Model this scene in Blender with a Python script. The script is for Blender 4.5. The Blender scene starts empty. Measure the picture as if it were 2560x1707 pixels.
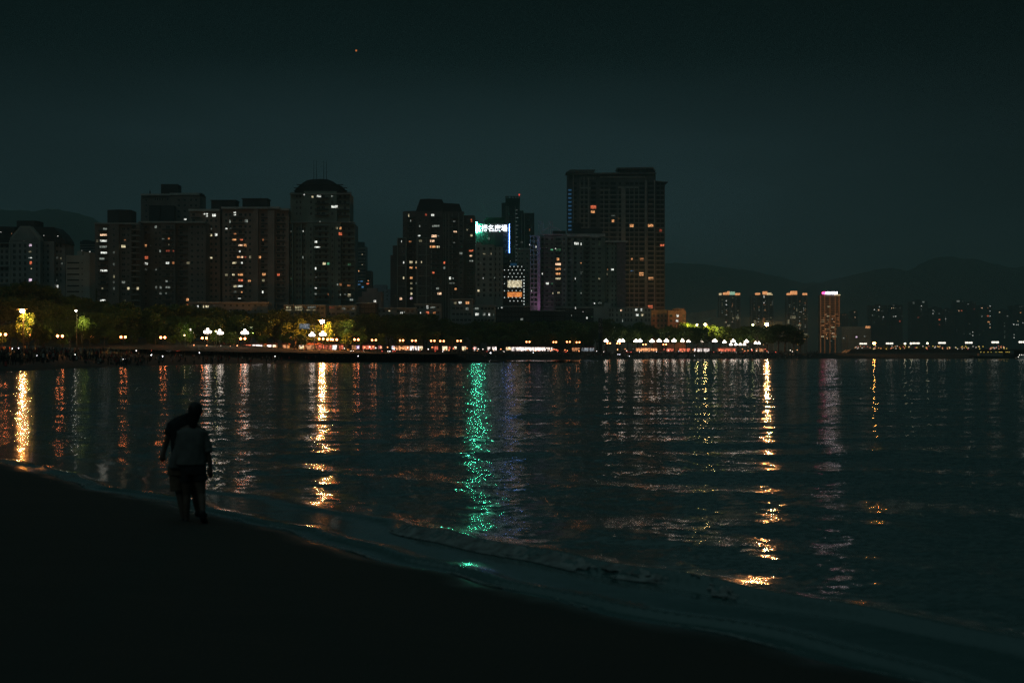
import bpy, bmesh, math, random
import numpy as np
from mathutils import Vector, Matrix
from mathutils.noise import noise as mnoise
random.seed(7)
R = math.radians
sc = bpy.context.scene
COL = sc.collection

# ------------------------------------------------------------------ camera
FPX = 2560 * 50 / 36.0          # pixels of the photograph per unit of slope
HZ = 886.0                      # horizon row of the photograph
CH = 2.4                        # camera height above the water
cam_d = bpy.data.cameras.new('camera')
cam_d.lens = 50; cam_d.sensor_width = 36
cam_d.shift_y = (HZ - 853.5) / 2560
cam_d.clip_start = 0.3; cam_d.clip_end = 40000
cam_d.dof.use_dof = True; cam_d.dof.focus_distance = 600; cam_d.dof.aperture_fstop = 1.8
cam = bpy.data.objects.new('camera', cam_d); COL.objects.link(cam)
cam.location = (0, 0, CH); cam.rotation_euler = (R(90), 0, 0)
sc.camera = cam

# ------------------------------------------------------------------ night sky with the glow of the city
world = bpy.data.worlds.new('World'); sc.world = world; world.use_nodes = True
wn = world.node_tree; wn.nodes.clear()
def N(nt, t, **k):
    n = nt.nodes.new(t)
    for a, b in k.items(): setattr(n, a, b)
    return n
out = N(wn, 'ShaderNodeOutputWorld'); bg = N(wn, 'ShaderNodeBackground')
tc = N(wn, 'ShaderNodeTexCoord'); sep = N(wn, 'ShaderNodeSeparateXYZ')
wn.links.new(tc.outputs['Generated'], sep.inputs[0])
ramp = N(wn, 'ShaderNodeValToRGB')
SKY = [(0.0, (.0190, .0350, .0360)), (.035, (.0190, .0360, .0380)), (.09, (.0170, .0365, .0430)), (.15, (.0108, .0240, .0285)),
       (.205, (.0020, .0065, .0075)), (.245, (.0008, .0030, .0034)), (.285, (.0150, .0305, .0315)), (.45, (.0290, .0590, .0610)), (.68, (.0400, .0800, .0820)), (1.0, (.0400, .0800, .0820))]  # upper stops brightened out of frame as fill for haze, walls and water
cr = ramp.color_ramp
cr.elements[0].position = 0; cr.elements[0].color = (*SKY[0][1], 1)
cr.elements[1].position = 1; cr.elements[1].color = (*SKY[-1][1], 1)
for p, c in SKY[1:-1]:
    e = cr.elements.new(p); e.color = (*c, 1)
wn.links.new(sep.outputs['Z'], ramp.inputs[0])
# the glow is strongest over the town and fades towards the open sea at the right
az = N(wn, 'ShaderNodeMapRange', interpolation_type='SMOOTHSTEP')
az.inputs['From Min'].default_value = 0.08; az.inputs['From Max'].default_value = 0.42
az.inputs['To Min'].default_value = 1.0; az.inputs['To Max'].default_value = 0.30
wn.links.new(sep.outputs['X'], az.inputs['Value'])
az2 = N(wn, 'ShaderNodeMapRange', interpolation_type='SMOOTHSTEP')
az2.inputs['From Min'].default_value = -0.45; az2.inputs['From Max'].default_value = -0.1
az2.inputs['To Min'].default_value = 0.72; az2.inputs['To Max'].default_value = 1.0
wn.links.new(sep.outputs['X'], az2.inputs['Value'])
# nishita sky with the sun far below the horizon adds the last blue of the dusk
sky = N(wn, 'ShaderNodeTexSky', sky_type='NISHITA'); sky.sun_disc = False
sky.sun_elevation = R(-8); sky.sun_rotation = R(200)
mp = N(wn, 'ShaderNodeMapping'); mp.inputs['Scale'].default_value = (1, 1, 3.6)
wn.links.new(tc.outputs['Generated'], mp.inputs[0])
nz = N(wn, 'ShaderNodeTexNoise'); nz.inputs['Scale'].default_value = 3.1; nz.inputs['Detail'].default_value = 5
nz.inputs['Roughness'].default_value = .5; wn.links.new(mp.outputs[0], nz.inputs['Vector'])
cl = N(wn, 'ShaderNodeMapRange'); cl.inputs['From Min'].default_value = .44; cl.inputs['From Max'].default_value = .56
cl.inputs['To Min'].default_value = .84; cl.inputs['To Max'].default_value = 1.04
wn.links.new(nz.outputs['Fac'], cl.inputs['Value'])
m1 = N(wn, 'ShaderNodeMath', operation='MULTIPLY'); m2 = N(wn, 'ShaderNodeMath', operation='MULTIPLY')
wn.links.new(az.outputs[0], m1.inputs[0]); wn.links.new(az2.outputs[0], m1.inputs[1])
wn.links.new(m1.outputs[0], m2.inputs[0]); wn.links.new(cl.outputs[0], m2.inputs[1])
sc1 = N(wn, 'ShaderNodeVectorMath', operation='SCALE')
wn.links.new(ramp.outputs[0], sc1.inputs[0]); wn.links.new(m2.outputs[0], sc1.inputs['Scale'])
sc2 = N(wn, 'ShaderNodeVectorMath', operation='SCALE'); sc2.inputs['Scale'].default_value = 0.05
wn.links.new(sky.outputs[0], sc2.inputs[0])
ad = N(wn, 'ShaderNodeVectorMath', operation='ADD')
wn.links.new(sc1.outputs[0], ad.inputs[0]); wn.links.new(sc2.outputs[0], ad.inputs[1])
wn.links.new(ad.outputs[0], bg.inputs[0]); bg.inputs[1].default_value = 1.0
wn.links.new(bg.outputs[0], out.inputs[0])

# faint fill sun added behind the left shoulder to lift the building faces
sd = bpy.data.lights.new('fill_sun', 'SUN'); sd.energy = 0.035; sd.angle = R(10); sd.color = (.86, 1.0, .95)
so = bpy.data.objects.new('fill_sun', sd); COL.objects.link(so)
so.rotation_euler = (R(52), 0, R(-38))

sc.view_settings.view_transform = 'Standard'; sc.view_settings.look = 'None'
sc.view_settings.exposure = 0; sc.view_settings.gamma = 1
sc.cycles.max_bounces = 5; sc.cycles.diffuse_bounces = 1; sc.cycles.glossy_bounces = 3
sc.cycles.transmission_bounces = 2; sc.cycles.volume_bounces = 0; sc.cycles.transparent_max_bounces = 6
sc.cycles.use_denoising = True; sc.cycles.denoising_prefilter = 'NONE'; sc.cycles.sample_clamp_indirect = 6; sc.cycles.sample_clamp_direct = 0
sc.cycles.use_light_tree = True; sc.cycles.caustics_reflective = False; sc.cycles.caustics_refractive = False

# ------------------------------------------------------------------ helpers
def P(px, py, D): return Vector(((px - 1280) / FPX * D, D, CH - (py - HZ) / FPX * D))
def PX(px, D): return (px - 1280) / FPX * D
def PZ(py, D): return CH - (py - HZ) / FPX * D

MATS = {}
def pmat(name, col, rough=.85, metal=0, var=.25, scale=.6, emit=None, es=0, bump=0, spec=.5):
    if name in MATS: return MATS[name]
    m = bpy.data.materials.new(name); m.use_nodes = True; nt = m.node_tree
    b = nt.nodes['Principled BSDF']; b.inputs['Roughness'].default_value = rough; b.inputs['Metallic'].default_value = metal
    b.inputs['Specular IOR Level'].default_value = spec
    t = N(nt, 'ShaderNodeTexCoord'); n = N(nt, 'ShaderNodeTexNoise')
    n.inputs['Scale'].default_value = scale; n.inputs['Detail'].default_value = 4; nt.links.new(t.outputs['Object'], n.inputs['Vector'])
    r = N(nt, 'ShaderNodeMapRange'); r.inputs['From Min'].default_value = .3; r.inputs['From Max'].default_value = .7
    r.inputs['To Min'].default_value = 1 - var; r.inputs['To Max'].default_value = 1 + var; nt.links.new(n.outputs['Fac'], r.inputs['Value'])
    s = N(nt, 'ShaderNodeVectorMath', operation='SCALE'); s.inputs[0].default_value = col
    nt.links.new(r.outputs[0], s.inputs['Scale']); nt.links.new(s.outputs[0], b.inputs['Base Color'])
    if bump:
        bp = N(nt, 'ShaderNodeBump'); bp.inputs['Strength'].default_value = bump
        nt.links.new(n.outputs['Fac'], bp.inputs['Height']); nt.links.new(bp.outputs[0], b.inputs['Normal'])
    if emit: b.inputs['Emission Color'].default_value = (*emit, 1); b.inputs['Emission Strength'].default_value = es
    MATS[name] = m; return m
def glow(name, col, s, sample=True):
    if name in MATS: return MATS[name]
    m = bpy.data.materials.new(name); m.use_nodes = True; nt = m.node_tree
    b = nt.nodes['Principled BSDF']; b.inputs['Base Color'].default_value = (.3, .3, .3, 1)
    b.inputs['Emission Color'].default_value = (*col, 1); b.inputs['Emission Strength'].default_value = s
    m.cycles.emission_sampling = 'FRONT' if sample else 'NONE'
    MATS[name] = m; return m
def room(name, col, s):
    """a lit window: curtains and things inside break the light up"""
    if name in MATS: return MATS[name]
    m = bpy.data.materials.new(name); m.use_nodes = True; nt = m.node_tree
    b = nt.nodes['Principled BSDF']; b.inputs['Base Color'].default_value = (.05, .05, .05, 1); b.inputs['Roughness'].default_value = .2
    t = N(nt, 'ShaderNodeTexCoord'); oi = N(nt, 'ShaderNodeObjectInfo'); a = N(nt, 'ShaderNodeVectorMath', operation='ADD')
    mm = N(nt, 'ShaderNodeMath', operation='MULTIPLY'); mm.inputs[1].default_value = 97
    nt.links.new(oi.outputs['Random'], mm.inputs[0]); cx = N(nt, 'ShaderNodeCombineXYZ')
    nt.links.new(mm.outputs[0], cx.inputs[0]); nt.links.new(mm.outputs[0], cx.inputs[2])
    nt.links.new(t.outputs['Object'], a.inputs[0]); nt.links.new(cx.outputs[0], a.inputs[1])
    n = N(nt, 'ShaderNodeTexNoise'); n.inputs['Scale'].default_value = 1.1; n.inputs['Detail'].default_value = 3
    nt.links.new(a.outputs[0], n.inputs['Vector'])
    r = N(nt, 'ShaderNodeMapRange'); r.inputs['From Min'].default_value = .38; r.inputs['From Max'].default_value = .6
    r.inputs['To Min'].default_value = s * .18; r.inputs['To Max'].default_value = s * 1.35
    nt.links.new(n.outputs['Fac'], r.inputs['Value']); nt.links.new(r.outputs[0], b.inputs['Emission Strength'])
    b.inputs['Emission Color'].default_value = (*col, 1)
    m.cycles.emission_sampling = 'NONE'
    MATS[name] = m; return m

class MB:
    def __init__(s): s.v = []; s.f = []; s.m = []
    def add(s, vs, fs, mi=0):
        o = len(s.v); s.v += [tuple(v) for v in vs]; s.f += [tuple(i + o for i in f) for f in fs]; s.m += [mi] * len(fs)
    def box(s, x0, x1, y0, y1, z0, z1, mi=0):
        s.add([(x0,y0,z0),(x1,y0,z0),(x1,y1,z0),(x0,y1,z0),(x0,y0,z1),(x1,y0,z1),(x1,y1,z1),(x0,y1,z1)],
              [(0,3,2,1),(4,5,6,7),(0,1,5,4),(1,2,6,5),(2,3,7,6),(3,0,4,7)], mi)
    def prism(s, pts, y0, y1, mi=0):
        """pts: outline in x,z, extruded along y"""
        n = len(pts); a = sum(pts[i][0]*pts[(i+1)%n][1]-pts[(i+1)%n][0]*pts[i][1] for i in range(n))
        if a < 0: pts = pts[::-1]
        vs = [(x,y0,z) for x,z in pts] + [(x,y1,z) for x,z in pts]
        fs = [tuple(range(n)), tuple(range(2*n-1, n-1, -1))] + [(i, i+n, (i+1)%n+n, (i+1)%n) for i in range(n)]
        s.add(vs, fs, mi)
    def vprism(s, pts, z0, z1, mi=0, top=1.0):
        """pts: plan outline in x,y raised from z0 to z1"""
        n = len(pts); a = sum(pts[i][0]*pts[(i+1)%n][1]-pts[(i+1)%n][0]*pts[i][1] for i in range(n))
        if a < 0: pts = pts[::-1]
        cx = sum(p[0] for p in pts)/n; cy = sum(p[1] for p in pts)/n
        vs = [(x,y,z0) for x,y in pts] + [(cx+(x-cx)*top, cy+(y-cy)*top, z1) for x,y in pts]
        fs = [tuple(range(n-1,-1,-1)), tuple(range(n, 2*n))] + [(i, (i+1)%n, (i+1)%n+n, i+n) for i in range(n)]
        s.add(vs, fs, mi)
    def tube(s, p0, p1, r0, r1, n=6, mi=0, cap=True):
        p0 = Vector(p0); p1 = Vector(p1); d = (p1-p0)
        if d.length < 1e-6: return
        d.normalize(); u = d.cross(Vector((0,0,1)) if abs(d.z) < .9 else Vector((1,0,0))).normalized(); w = d.cross(u)
        vs = []
        for p, r in ((p0,r0),(p1,r1)):
            for i in range(n):
                a = 2*math.pi*i/n; vs.append(p + u*math.cos(a)*r + w*math.sin(a)*r)
        fs = [(i, (i+1)%n, (i+1)%n+n, i+n) for i in range(n)]
        if cap: fs += [tuple(range(n-1,-1,-1)), tuple(range(n,2*n))]
        s.add(vs, fs, mi)
    def ball(s, c, r, seg=8, rings=5, mi=0, sq=(1,1,1)):
        vs = [(c[0],c[1],c[2]-r*sq[2])]
        for j in range(1, rings):
            t = math.pi*j/rings
            for i in range(seg):
                a = 2*math.pi*i/seg
                vs.append((c[0]+r*sq[0]*math.sin(t)*math.cos(a), c[1]+r*sq[1]*math.sin(t)*math.sin(a), c[2]-r*sq[2]*math.cos(t)))
        vs.append((c[0],c[1],c[2]+r*sq[2])); fs = []
        for i in range(seg):
            fs.append((0, 1+(i+1)%seg, 1+i)); k = 1+(rings-2)*seg; fs.append((k+i, k+(i+1)%seg, len(vs)-1))
        for j in range(rings-2):
            for i in range(seg):
                a = 1+j*seg+i; b = 1+j*seg+(i+1)%seg; fs.append((a, b, b+seg, a+seg))
        s.add(vs, fs, mi)
    def mesh(s, name, mats, smooth=False):
        me = bpy.data.meshes.new(name); me.from_pydata(s.v, [], s.f)
        for m in (mats if isinstance(mats, (list, tuple)) else [mats]): me.materials.append(m)
        me.polygons.foreach_set('material_index', s.m)
        if smooth: me.polygons.foreach_set('use_smooth', [True]*len(s.f))
        me.update(); return me
    def build(s, name, mats, parent=None, loc=None, smooth=False):
        return link(name, s.mesh(name, mats, smooth), parent, loc)
def link(name, me, parent=None, loc=None, rz=0):
    o = bpy.data.objects.new(name, me); COL.objects.link(o)
    if parent: o.parent = parent
    if loc is not None: o.location = loc
    if rz: o.rotation_euler.z = rz
    return o
def tag(o, label=None, cat=None, group=None, kind=None):
    if label: o['label'] = label
    if cat: o['category'] = cat
    if group: o['group'] = group
    if kind: o['kind'] = kind
    return o
def thing(name, label, cat, loc, group=None, rz=0):
    o = bpy.data.objects.new(name, None); COL.objects.link(o); o.location = loc; o.rotation_euler.z = rz
    o.empty_display_size = .5
    return tag(o, label, cat, group)
def copy_tree(o, parent=None):
    c = o.copy(); COL.objects.link(c); c.parent = parent
    for ch in list(o.children): copy_tree(ch, c)
    return c

# ------------------------------------------------------------------ the bay: water line W and promenade edge Q
def pw(px, D): return (PX(px, D), D)
nd = np.array((-.56, .83)); nd = nd/np.linalg.norm(nd); inl = np.array((-.83, -.56)); inl = inl/np.linalg.norm(inl)
NEAR0 = np.array((2.78, 10.4))
def near_w(k):   # k metres along the near shore from the right edge of the picture
    b = NEAR0 + nd*k
    w = .10*math.sin(k*.55+1) + .07*math.sin(k*1.3) + .05*math.sin(k*2.9+2) + (.0 if k < 24 else 0)
    return b - inl*w*1.0
rows = []          # (water point, promenade point)
for k in (-700, -300, -120, -60, -30, -20): rows.append((near_w(k), near_w(k)+inl*40))
k = -15.0
while k < 26: rows.append((near_w(k), near_w(k)+inl*40)); k += .25
rows += [(np.array(a), np.array(b)) for a, b in [((-14.5,36),(-52,10)), ((-20,45),(-68,18)), ((-30,62),(-92,36)), ((-45,90),(-112,74)), ((-60,135),(-126,140)),
        ((-67,165),(-134,210)), ((-70,194),(-138,280)), (pw(90,214),(-141,340)), (pw(150,232),pw(0,388)), (pw(250,264),pw(80,406)), (pw(340,299),pw(160,424)),
        (pw(520,344),pw(330,449)), (pw(700,395),pw(560,480)), (pw(870,465),pw(803,500)), (pw(1040,545),pw(1000,556)), (pw(1200,610),pw(1180,612)), (pw(1380,655),pw(1380,690)),
        (pw(1550,712),pw(1550,752)), (pw(1720,762),pw(1720,800)), (pw(1900,782),pw(1900,830)), (pw(2150,792),pw(2150,850)), (pw(2400,800),pw(2420,862)),
        (pw(2440,830),pw(2470,870)), (pw(2700,900),pw(2700,960)), (pw(3200,1100),pw(3200,1200)), (pw(4200,1500),pw(4200,1700))]]
def smooth_rows(rows, n0):
    out = rows[:n0]; far = rows[n0:]
    for i in range(len(far)-1):
        for s in range(8):
            t = s/8; out.append((far[i][0]*(1-t)+far[i+1][0]*t, far[i][1]*(1-t)+far[i+1][1]*t))
    out.append(far[-1])
    ww = np.array([r[0] for r in out]); qq = np.array([r[1] for r in out])
    for _ in range(6):
        for a in (ww, qq): a[n0:-1] = .25*a[n0-1:-2] + .5*a[n0:-1] + .25*a[n0+1:]
    return ww, qq
NEARN = 6 + 164
WW, QQ = smooth_rows(rows, NEARN)
def q_at(px, curve=None):
    """depth of the promenade edge (or the water line) seen at a column of the photograph"""
    C = QQ if curve is None else curve
    best = None
    for i in range(NEARN+20, len(C)-1):
        a = C[i][0]/C[i][1]*FPX+1280; b = C[i+1][0]/C[i+1][1]*FPX+1280
        if C[i][1] > 180 and (a-px)*(b-px) <= 0 and a != b:
            t = (px-a)/(b-a); return float(C[i][1]*(1-t)+C[i+1][1]*t)
    return float(C[-1][1]) if best is None else best
def w_at(px): return q_at(px, WW)
ZP = 3.0           # height of the promenade

def beach_z(u, x, y):
    base = 2.75*u if u >= 0 else 2.6*u
    if u > .02 and y < 60:
        base += .05*mnoise((x*.35, y*.35, 3.1))*min(1, u*8) + .018*mnoise((x*2.3, y*2.3, 1))*min(1, u*10)
    return base
us = [-.6, -.3, -.15, -.08, -.04] + [i*.0075 for i in range(0, 40)] + [.32, .36, .4, .45, .5, .6, .7, .8, .9, 1.0]
vs = []; fs = []
for i in range(len(WW)):
    for u in us:
        p = WW[i]*(1-u) + QQ[i]*u; vs.append((p[0], p[1], beach_z(u, p[0], p[1])))
nu = len(us)
for i in range(len(WW)-1):
    for j in range(nu-1): a = i*nu+j; fs.append((a, a+1, a+nu+1, a+nu))
me = bpy.data.meshes.new('beach'); me.from_pydata(vs, [], fs); me.polygons.foreach_set('use_smooth', [True]*len(fs))
me.update()
sand = bpy.data.materials.new('sand'); sand.use_nodes = True; nt = sand.node_tree; b = nt.nodes['Principled BSDF']
g = N(nt, 'ShaderNodeNewGeometry'); sp = N(nt, 'ShaderNodeSeparateXYZ'); nt.links.new(g.outputs['Position'], sp.inputs[0])
n1 = N(nt, 'ShaderNodeTexNoise'); n1.inputs['Scale'].default_value = 1.2; n1.inputs['Detail'].default_value = 6; nt.links.new(g.outputs['Position'], n1.inputs['Vector'])
n2 = N(nt, 'ShaderNodeTexNoise'); n2.inputs['Scale'].default_value = 22; n2.inputs['Detail'].default_value = 4; nt.links.new(g.outputs['Position'], n2.inputs['Vector'])
wet = N(nt, 'ShaderNodeMath', operation='MULTIPLY_ADD'); wet.inputs[1].default_value = .05; nt.links.new(n1.outputs['Fac'], wet.inputs[0]); nt.links.new(sp.outputs['Z'], wet.inputs[2])
wr = N(nt, 'ShaderNodeMapRange'); wr.inputs['From Min'].default_value = .025; wr.inputs['From Max'].default_value = .05; nt.links.new(wet.outputs[0], wr.inputs['Value'])
mixc = N(nt, 'ShaderNodeMix', data_type='RGBA'); mixc.inputs['A'].default_value = (.045, .04, .033, 1); mixc.inputs['B'].default_value = (.045, .050, .042, 1)
nt.links.new(wr.outputs[0], mixc.inputs['Factor']); nt.links.new(mixc.outputs['Result'], b.inputs['Base Color'])
rr = N(nt, 'ShaderNodeMapRange'); rr.inputs['To Min'].default_value = .34; rr.inputs['To Max'].default_value = .95; nt.links.new(wr.outputs[0], rr.inputs['Value']); nt.links.new(rr.outputs[0], b.inputs['Roughness'])
b.inputs['Specular IOR Level'].default_value = .35
bp = N(nt, 'ShaderNodeBump'); bp.inputs['Strength'].default_value = .5; bp.inputs['Distance'].default_value = .02
nt.links.new(n2.outputs['Fac'], bp.inputs['Height']); nt.links.new(wr.outputs[0], bp.inputs['Strength']); nt.links.new(bp.outputs[0], b.inputs['Normal'])
me.materials.append(sand); tag(link('beach', me), kind='structure')

# paved ground from the promenade edge to the horizon
CC = np.array((20.0, 330.0)); gv = []; gf = []
steps = [0, 6, 25, 80, 300, 1500, 9000]
for i in range(0, len(QQ)):
    d = QQ[i]-CC; d = d/np.linalg.norm(d)
    for s in steps: p = QQ[i] + d*s; gv.append((p[0], p[1], ZP))
ns = len(steps)
for i in range(len(QQ)-1):
    for j in range(ns-1): a = i*ns+j; gf.append((a, a+1, a+ns+1, a+ns))
me = bpy.data.meshes.new('ground'); me.from_pydata(gv, [], gf); me.update()
me.materials.append(pmat('paving', (.16, .15, .14), .8, var=.3, scale=.3)); tag(link('ground', me), kind='structure')

# low promenade wall along the top of the beach
wb = MB()
for i in range(NEARN-5, len(QQ)-1):
    a, c = QQ[i], QQ[i+1]; d = c-a; L = np.linalg.norm(d)
    if L < 1e-4: continue
    n = np.array((d[1], -d[0]))/L*.25
    pts = [a-n, a+n, c+n, c-n]
    wb.add([(p[0],p[1],1.6) for p in pts]+[(p[0],p[1],3.35) for p in pts], [(0,3,2,1),(4,5,6,7),(0,1,5,4),(1,2,6,5),(2,3,7,6),(3,0,4,7)])
tag(wb.build('promenade_wall', pmat('stone', (.34, .31, .27), .8)), 'long low pale stone wall between the far beach and the lit promenade', 'wall')

# ------------------------------------------------------------------ water
SLOPE = .0072
def near_kd(x, y):
    """distance along the near shore and distance out from it"""
    v = np.stack([x-NEAR0[0], y-NEAR0[1]], -1); k = v@nd; o = -(v@inl)
    w = .10*np.sin(k*.55+1) + .07*np.sin(k*1.3) + .05*np.sin(k*2.9+2)
    return k, o - w
def sstep(a, b, x): t = np.clip((x-a)/(b-a), 0, 1); return t*t*(3-2*t)
def grid_axis(lo, hi, step, far_lo, far_hi):
    a = list(np.arange(lo, hi, step)); s = step; x = lo; left = []
    while x > far_lo: s *= 1.18; x -= s; left.append(x)
    s = step; x = a[-1]; right = []
    while x < far_hi: s *= 1.18; x += s; right.append(x)
    return np.array(left[::-1]+a+right)
def axis(cuts):
    out = []
    for (a, b, s) in cuts: out += list(np.arange(a, b-1e-6, s))
    lo = out[0]; s = cuts[0][2]; left = []
    while lo > -9000: s *= 1.25; lo -= s; left.append(lo)
    hi = cuts[-1][1]; s = cuts[-1][2]; right = [hi]
    while hi < 12000: s *= 1.25; hi += s; right.append(hi)
    return np.array(left[::-1]+out+right)
gx = axis([(-160, -60, .8), (-60, -16, .45), (-16, 10, .09), (10, 60, .45), (60, 320, .85)])
gy = axis([(6, 34, .09), (34, 60, .22), (60, 200, .45), (200, 480, .8), (480, 880, 1.3)])
X, Y = np.meshgrid(gx, gy)
K, O = near_kd(X, Y)
Z = np.zeros_like(X)
# one small wave about to run up the sand, a gentler one behind it
wig = .16*np.sin(K*.62) + .1*np.sin(K*1.7+1)
c1 = 1.62 + wig*.6
amp1 = .10*sstep(11.5, 8.8, K)*(1-.4*sstep(5, 0, K)) + .02*sstep(22, 11, K)
fr = O - c1
Z += amp1*np.where(fr < 0, np.exp(-(fr/.11)**2), np.exp(-(fr/.42)**2))
c2 = 4.6 + .5*np.sin(K*.35+2); Z += .035*np.exp(-((O-c2)/.7)**2)
c3 = 8.6 + .6*np.sin(K*.3); Z += .035*np.exp(-((O-c3)/1.0)**2)
c0 = .38 + .1*np.sin(K*.9); Z += .035*np.exp(-((O-c0)/.1)**2)*sstep(0.02,.2,O)
fade = sstep(60, 20, Y)
Z = Z*fade + fade*sstep(.3, 3, O)*(.005*np.sin(O*5.2+1.3*np.sin(K*.7)+K*.4) + .003*np.sin(O*9+K*1.1) )
# wind waves over the whole bay
rw = np.random.RandomState(4); step = np.maximum(np.gradient(gx)[None, :], np.gradient(gy)[:, None]); shore_f = sstep(.8, 7, O); shore_f[Y > 60] = 1
for i in range(46):
    lam = 1.0*(8/1.0)**rw.rand(); th = -math.pi/2 + rw.normal(0, .42); kk = 2*math.pi/lam; ph = rw.rand()*6.28
    wgt = np.clip((lam/step-3.2)/2, 0, 1); Z += (SLOPE/kk)*wgt*shore_f*np.sin(kk*(X*math.cos(th)+Y*math.sin(th))+ph)
calm = np.where(fade > 0, sstep(.0, 2.2, O-c1+.3)*.93+.07, 1.0)
far = Y > 60; calm[far] = 1.0
nyy, nxx = X.shape
verts = np.stack([X, Y, Z], -1).reshape(-1, 3)
idx = np.arange(nyy*nxx).reshape(nyy, nxx)
faces = np.stack([idx[:-1,:-1], idx[:-1,1:], idx[1:,1:], idx[1:,:-1]], -1).reshape(-1, 4)
me = bpy.data.meshes.new('water'); me.vertices.add(len(verts)); me.vertices.foreach_set('co', verts.ravel())
me.loops.add(faces.size); me.loops.foreach_set('vertex_index', faces.ravel()); me.polygons.add(len(faces))
me.polygons.foreach_set('loop_start', np.arange(0, faces.size, 4)); me.polygons.foreach_set('loop_total', np.full(len(faces), 4))
me.polygons.foreach_set('use_smooth', np.ones(len(faces), bool)); me.update(calc_edges=True)
at = me.attributes.new('calm', 'FLOAT', 'POINT'); at.data.foreach_set('value', calm.ravel().astype(np.float32))
wm = bpy.data.materials.new('sea_water'); wm.use_nodes = True; nt = wm.node_tree; b = nt.nodes['Principled BSDF']
b.inputs['Base Color'].default_value = (.08, .15, .145, 1); b.inputs['IOR'].default_value = 1.33
b.inputs['Roughness'].default_value = .085; b.inputs['Specular IOR Level'].default_value = .5
g = N(nt, 'ShaderNodeNewGeometry')
def layer(scale, amp, detail=1, off=0):
    mpn = N(nt, 'ShaderNodeMapping'); mpn.inputs['Scale'].default_value = scale; mpn.inputs['Location'].default_value = (off, off*1.7, 0)
    mpn.inputs['Rotation'].default_value = (0, 0, R(-6))
    nt.links.new(g.outputs['Position'], mpn.inputs[0])
    t = N(nt, 'ShaderNodeTexNoise', noise_dimensions='2D'); t.inputs['Scale'].default_value = 1; t.inputs['Detail'].default_value = detail
    nt.links.new(mpn.outputs[0], t.inputs['Vector'])
    s1 = N(nt, 'ShaderNodeVectorMath', operation='SUBTRACT'); s1.inputs[1].default_value = (.5, .5, .5)
    nt.links.new(t.outputs['Color'], s1.inputs[0])
    s2 = N(nt, 'ShaderNodeVectorMath', operation='MULTIPLY'); s2.inputs[1].default_value = (amp[0], amp[1], 0); nt.links.new(s1.outputs[0], s2.inputs[0])
    return s2.outputs[0]
def vadd(a, c):
    n = N(nt, 'ShaderNodeVectorMath', operation='ADD'); nt.links.new(a, n.inputs[0]); nt.links.new(c, n.inputs[1]); return n.outputs[0]
WAVES = [((.5, 1.1, 1), (.04, .15), 1, 11), ((1.8, 4.4, 1), (.14, .38), 1, 23), ((6, 14, 1), (.19, .36), 1, 37)]
ls = [layer(*w) for w in WAVES]
fine = vadd(ls[1], ls[2])
# gusts: patches of livelier and calmer water
mpg = N(nt, 'ShaderNodeMapping'); mpg.inputs['Scale'].default_value = (.012, .05, 1); nt.links.new(g.outputs['Position'], mpg.inputs[0])
tg = N(nt, 'ShaderNodeTexNoise', noise_dimensions='2D'); tg.inputs['Scale'].default_value = 1; tg.inputs['Detail'].default_value = 3; nt.links.new(mpg.outputs[0], tg.inputs['Vector'])
rg = N(nt, 'ShaderNodeMapRange'); rg.inputs['From Min'].default_value = .35; rg.inputs['From Max'].default_value = .65; rg.inputs['To Min'].default_value = .92; rg.inputs['To Max'].default_value = 1.08
nt.links.new(tg.outputs['Fac'], rg.inputs['Value'])
ga = N(nt, 'ShaderNodeVectorMath', operation='SCALE'); nt.links.new(fine, ga.inputs[0]); nt.links.new(rg.outputs[0], ga.inputs['Scale'])
tot = vadd(ls[0], ga.outputs[0])
ca = N(nt, 'ShaderNodeAttribute', attribute_name='calm'); gs = N(nt, 'ShaderNodeVectorMath', operation='SCALE')
nt.links.new(tot, gs.inputs[0]); nt.links.new(ca.outputs['Fac'], gs.inputs['Scale'])
nn = N(nt, 'ShaderNodeVectorMath', operation='NORMALIZE'); nt.links.new(vadd(gs.outputs[0], g.outputs['Normal']), nn.inputs[0])
nt.links.new(nn.outputs[0], b.inputs['Normal'])
me.materials.append(wm); tag(link('water', me), kind='structure')

# broken white water on the front of the small wave, and the thin lace where the swash ends
foam = pmat('foam', (.25, .27, .26), .8, var=.45, scale=7, bump=.4)
def shore_pt(k, o):
    w = .10*math.sin(k*.55+1) + .07*math.sin(k*1.3) + .05*math.sin(k*2.9+2)
    p = NEAR0 + nd*k - inl*(o+w); return p
def ribbon(name, k0, k1, dk, rows, pos, keep, label):
    vs = []; fs = []; n = int((k1-k0)/dk)
    for i in range(n):
        k = k0+i*dk
        for j in range(rows): vs.append(pos(k, j/(rows-1)))
    for i in range(n-1):
        for j in range(rows-1):
            if keep(k0+i*dk, j/(rows-1)): a = i*rows+j; fs.append((a, a+rows, a+rows+1, a+1))
    me = bpy.data.meshes.new(name); me.from_pydata(vs, [], fs); me.polygons.foreach_set('use_smooth', [True]*len(fs)); me.materials.append(foam); me.update()
    tag(link(name, me), label, 'foam', kind='stuff')
def crest_o(k): return 1.62 + .6*(.16*math.sin(k*.62)+.1*math.sin(k*1.7+1))
def foam_pos(k, t):
    c = crest_o(k); o = c + .03 - t*.30; h = .10*min(1, max(.1, (11.4-k)/2.4))
    z = h*math.exp(-((o-c)/.13)**2) + .01
    b = math.sin(math.pi*min(1, max(0, t)))**.5
    z += b*(.022*abs(mnoise((k*3.1, t*3, 0))) + .02*abs(mnoise((k*8, t*7, 4))) + .008*mnoise((k*22, t*16, 2)))
    o -= b*(.06*mnoise((k*2, 1, t))+.03*mnoise((k*9, 3, t*5))); p = shore_pt(k, o); return (p[0], p[1], z)
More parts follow.
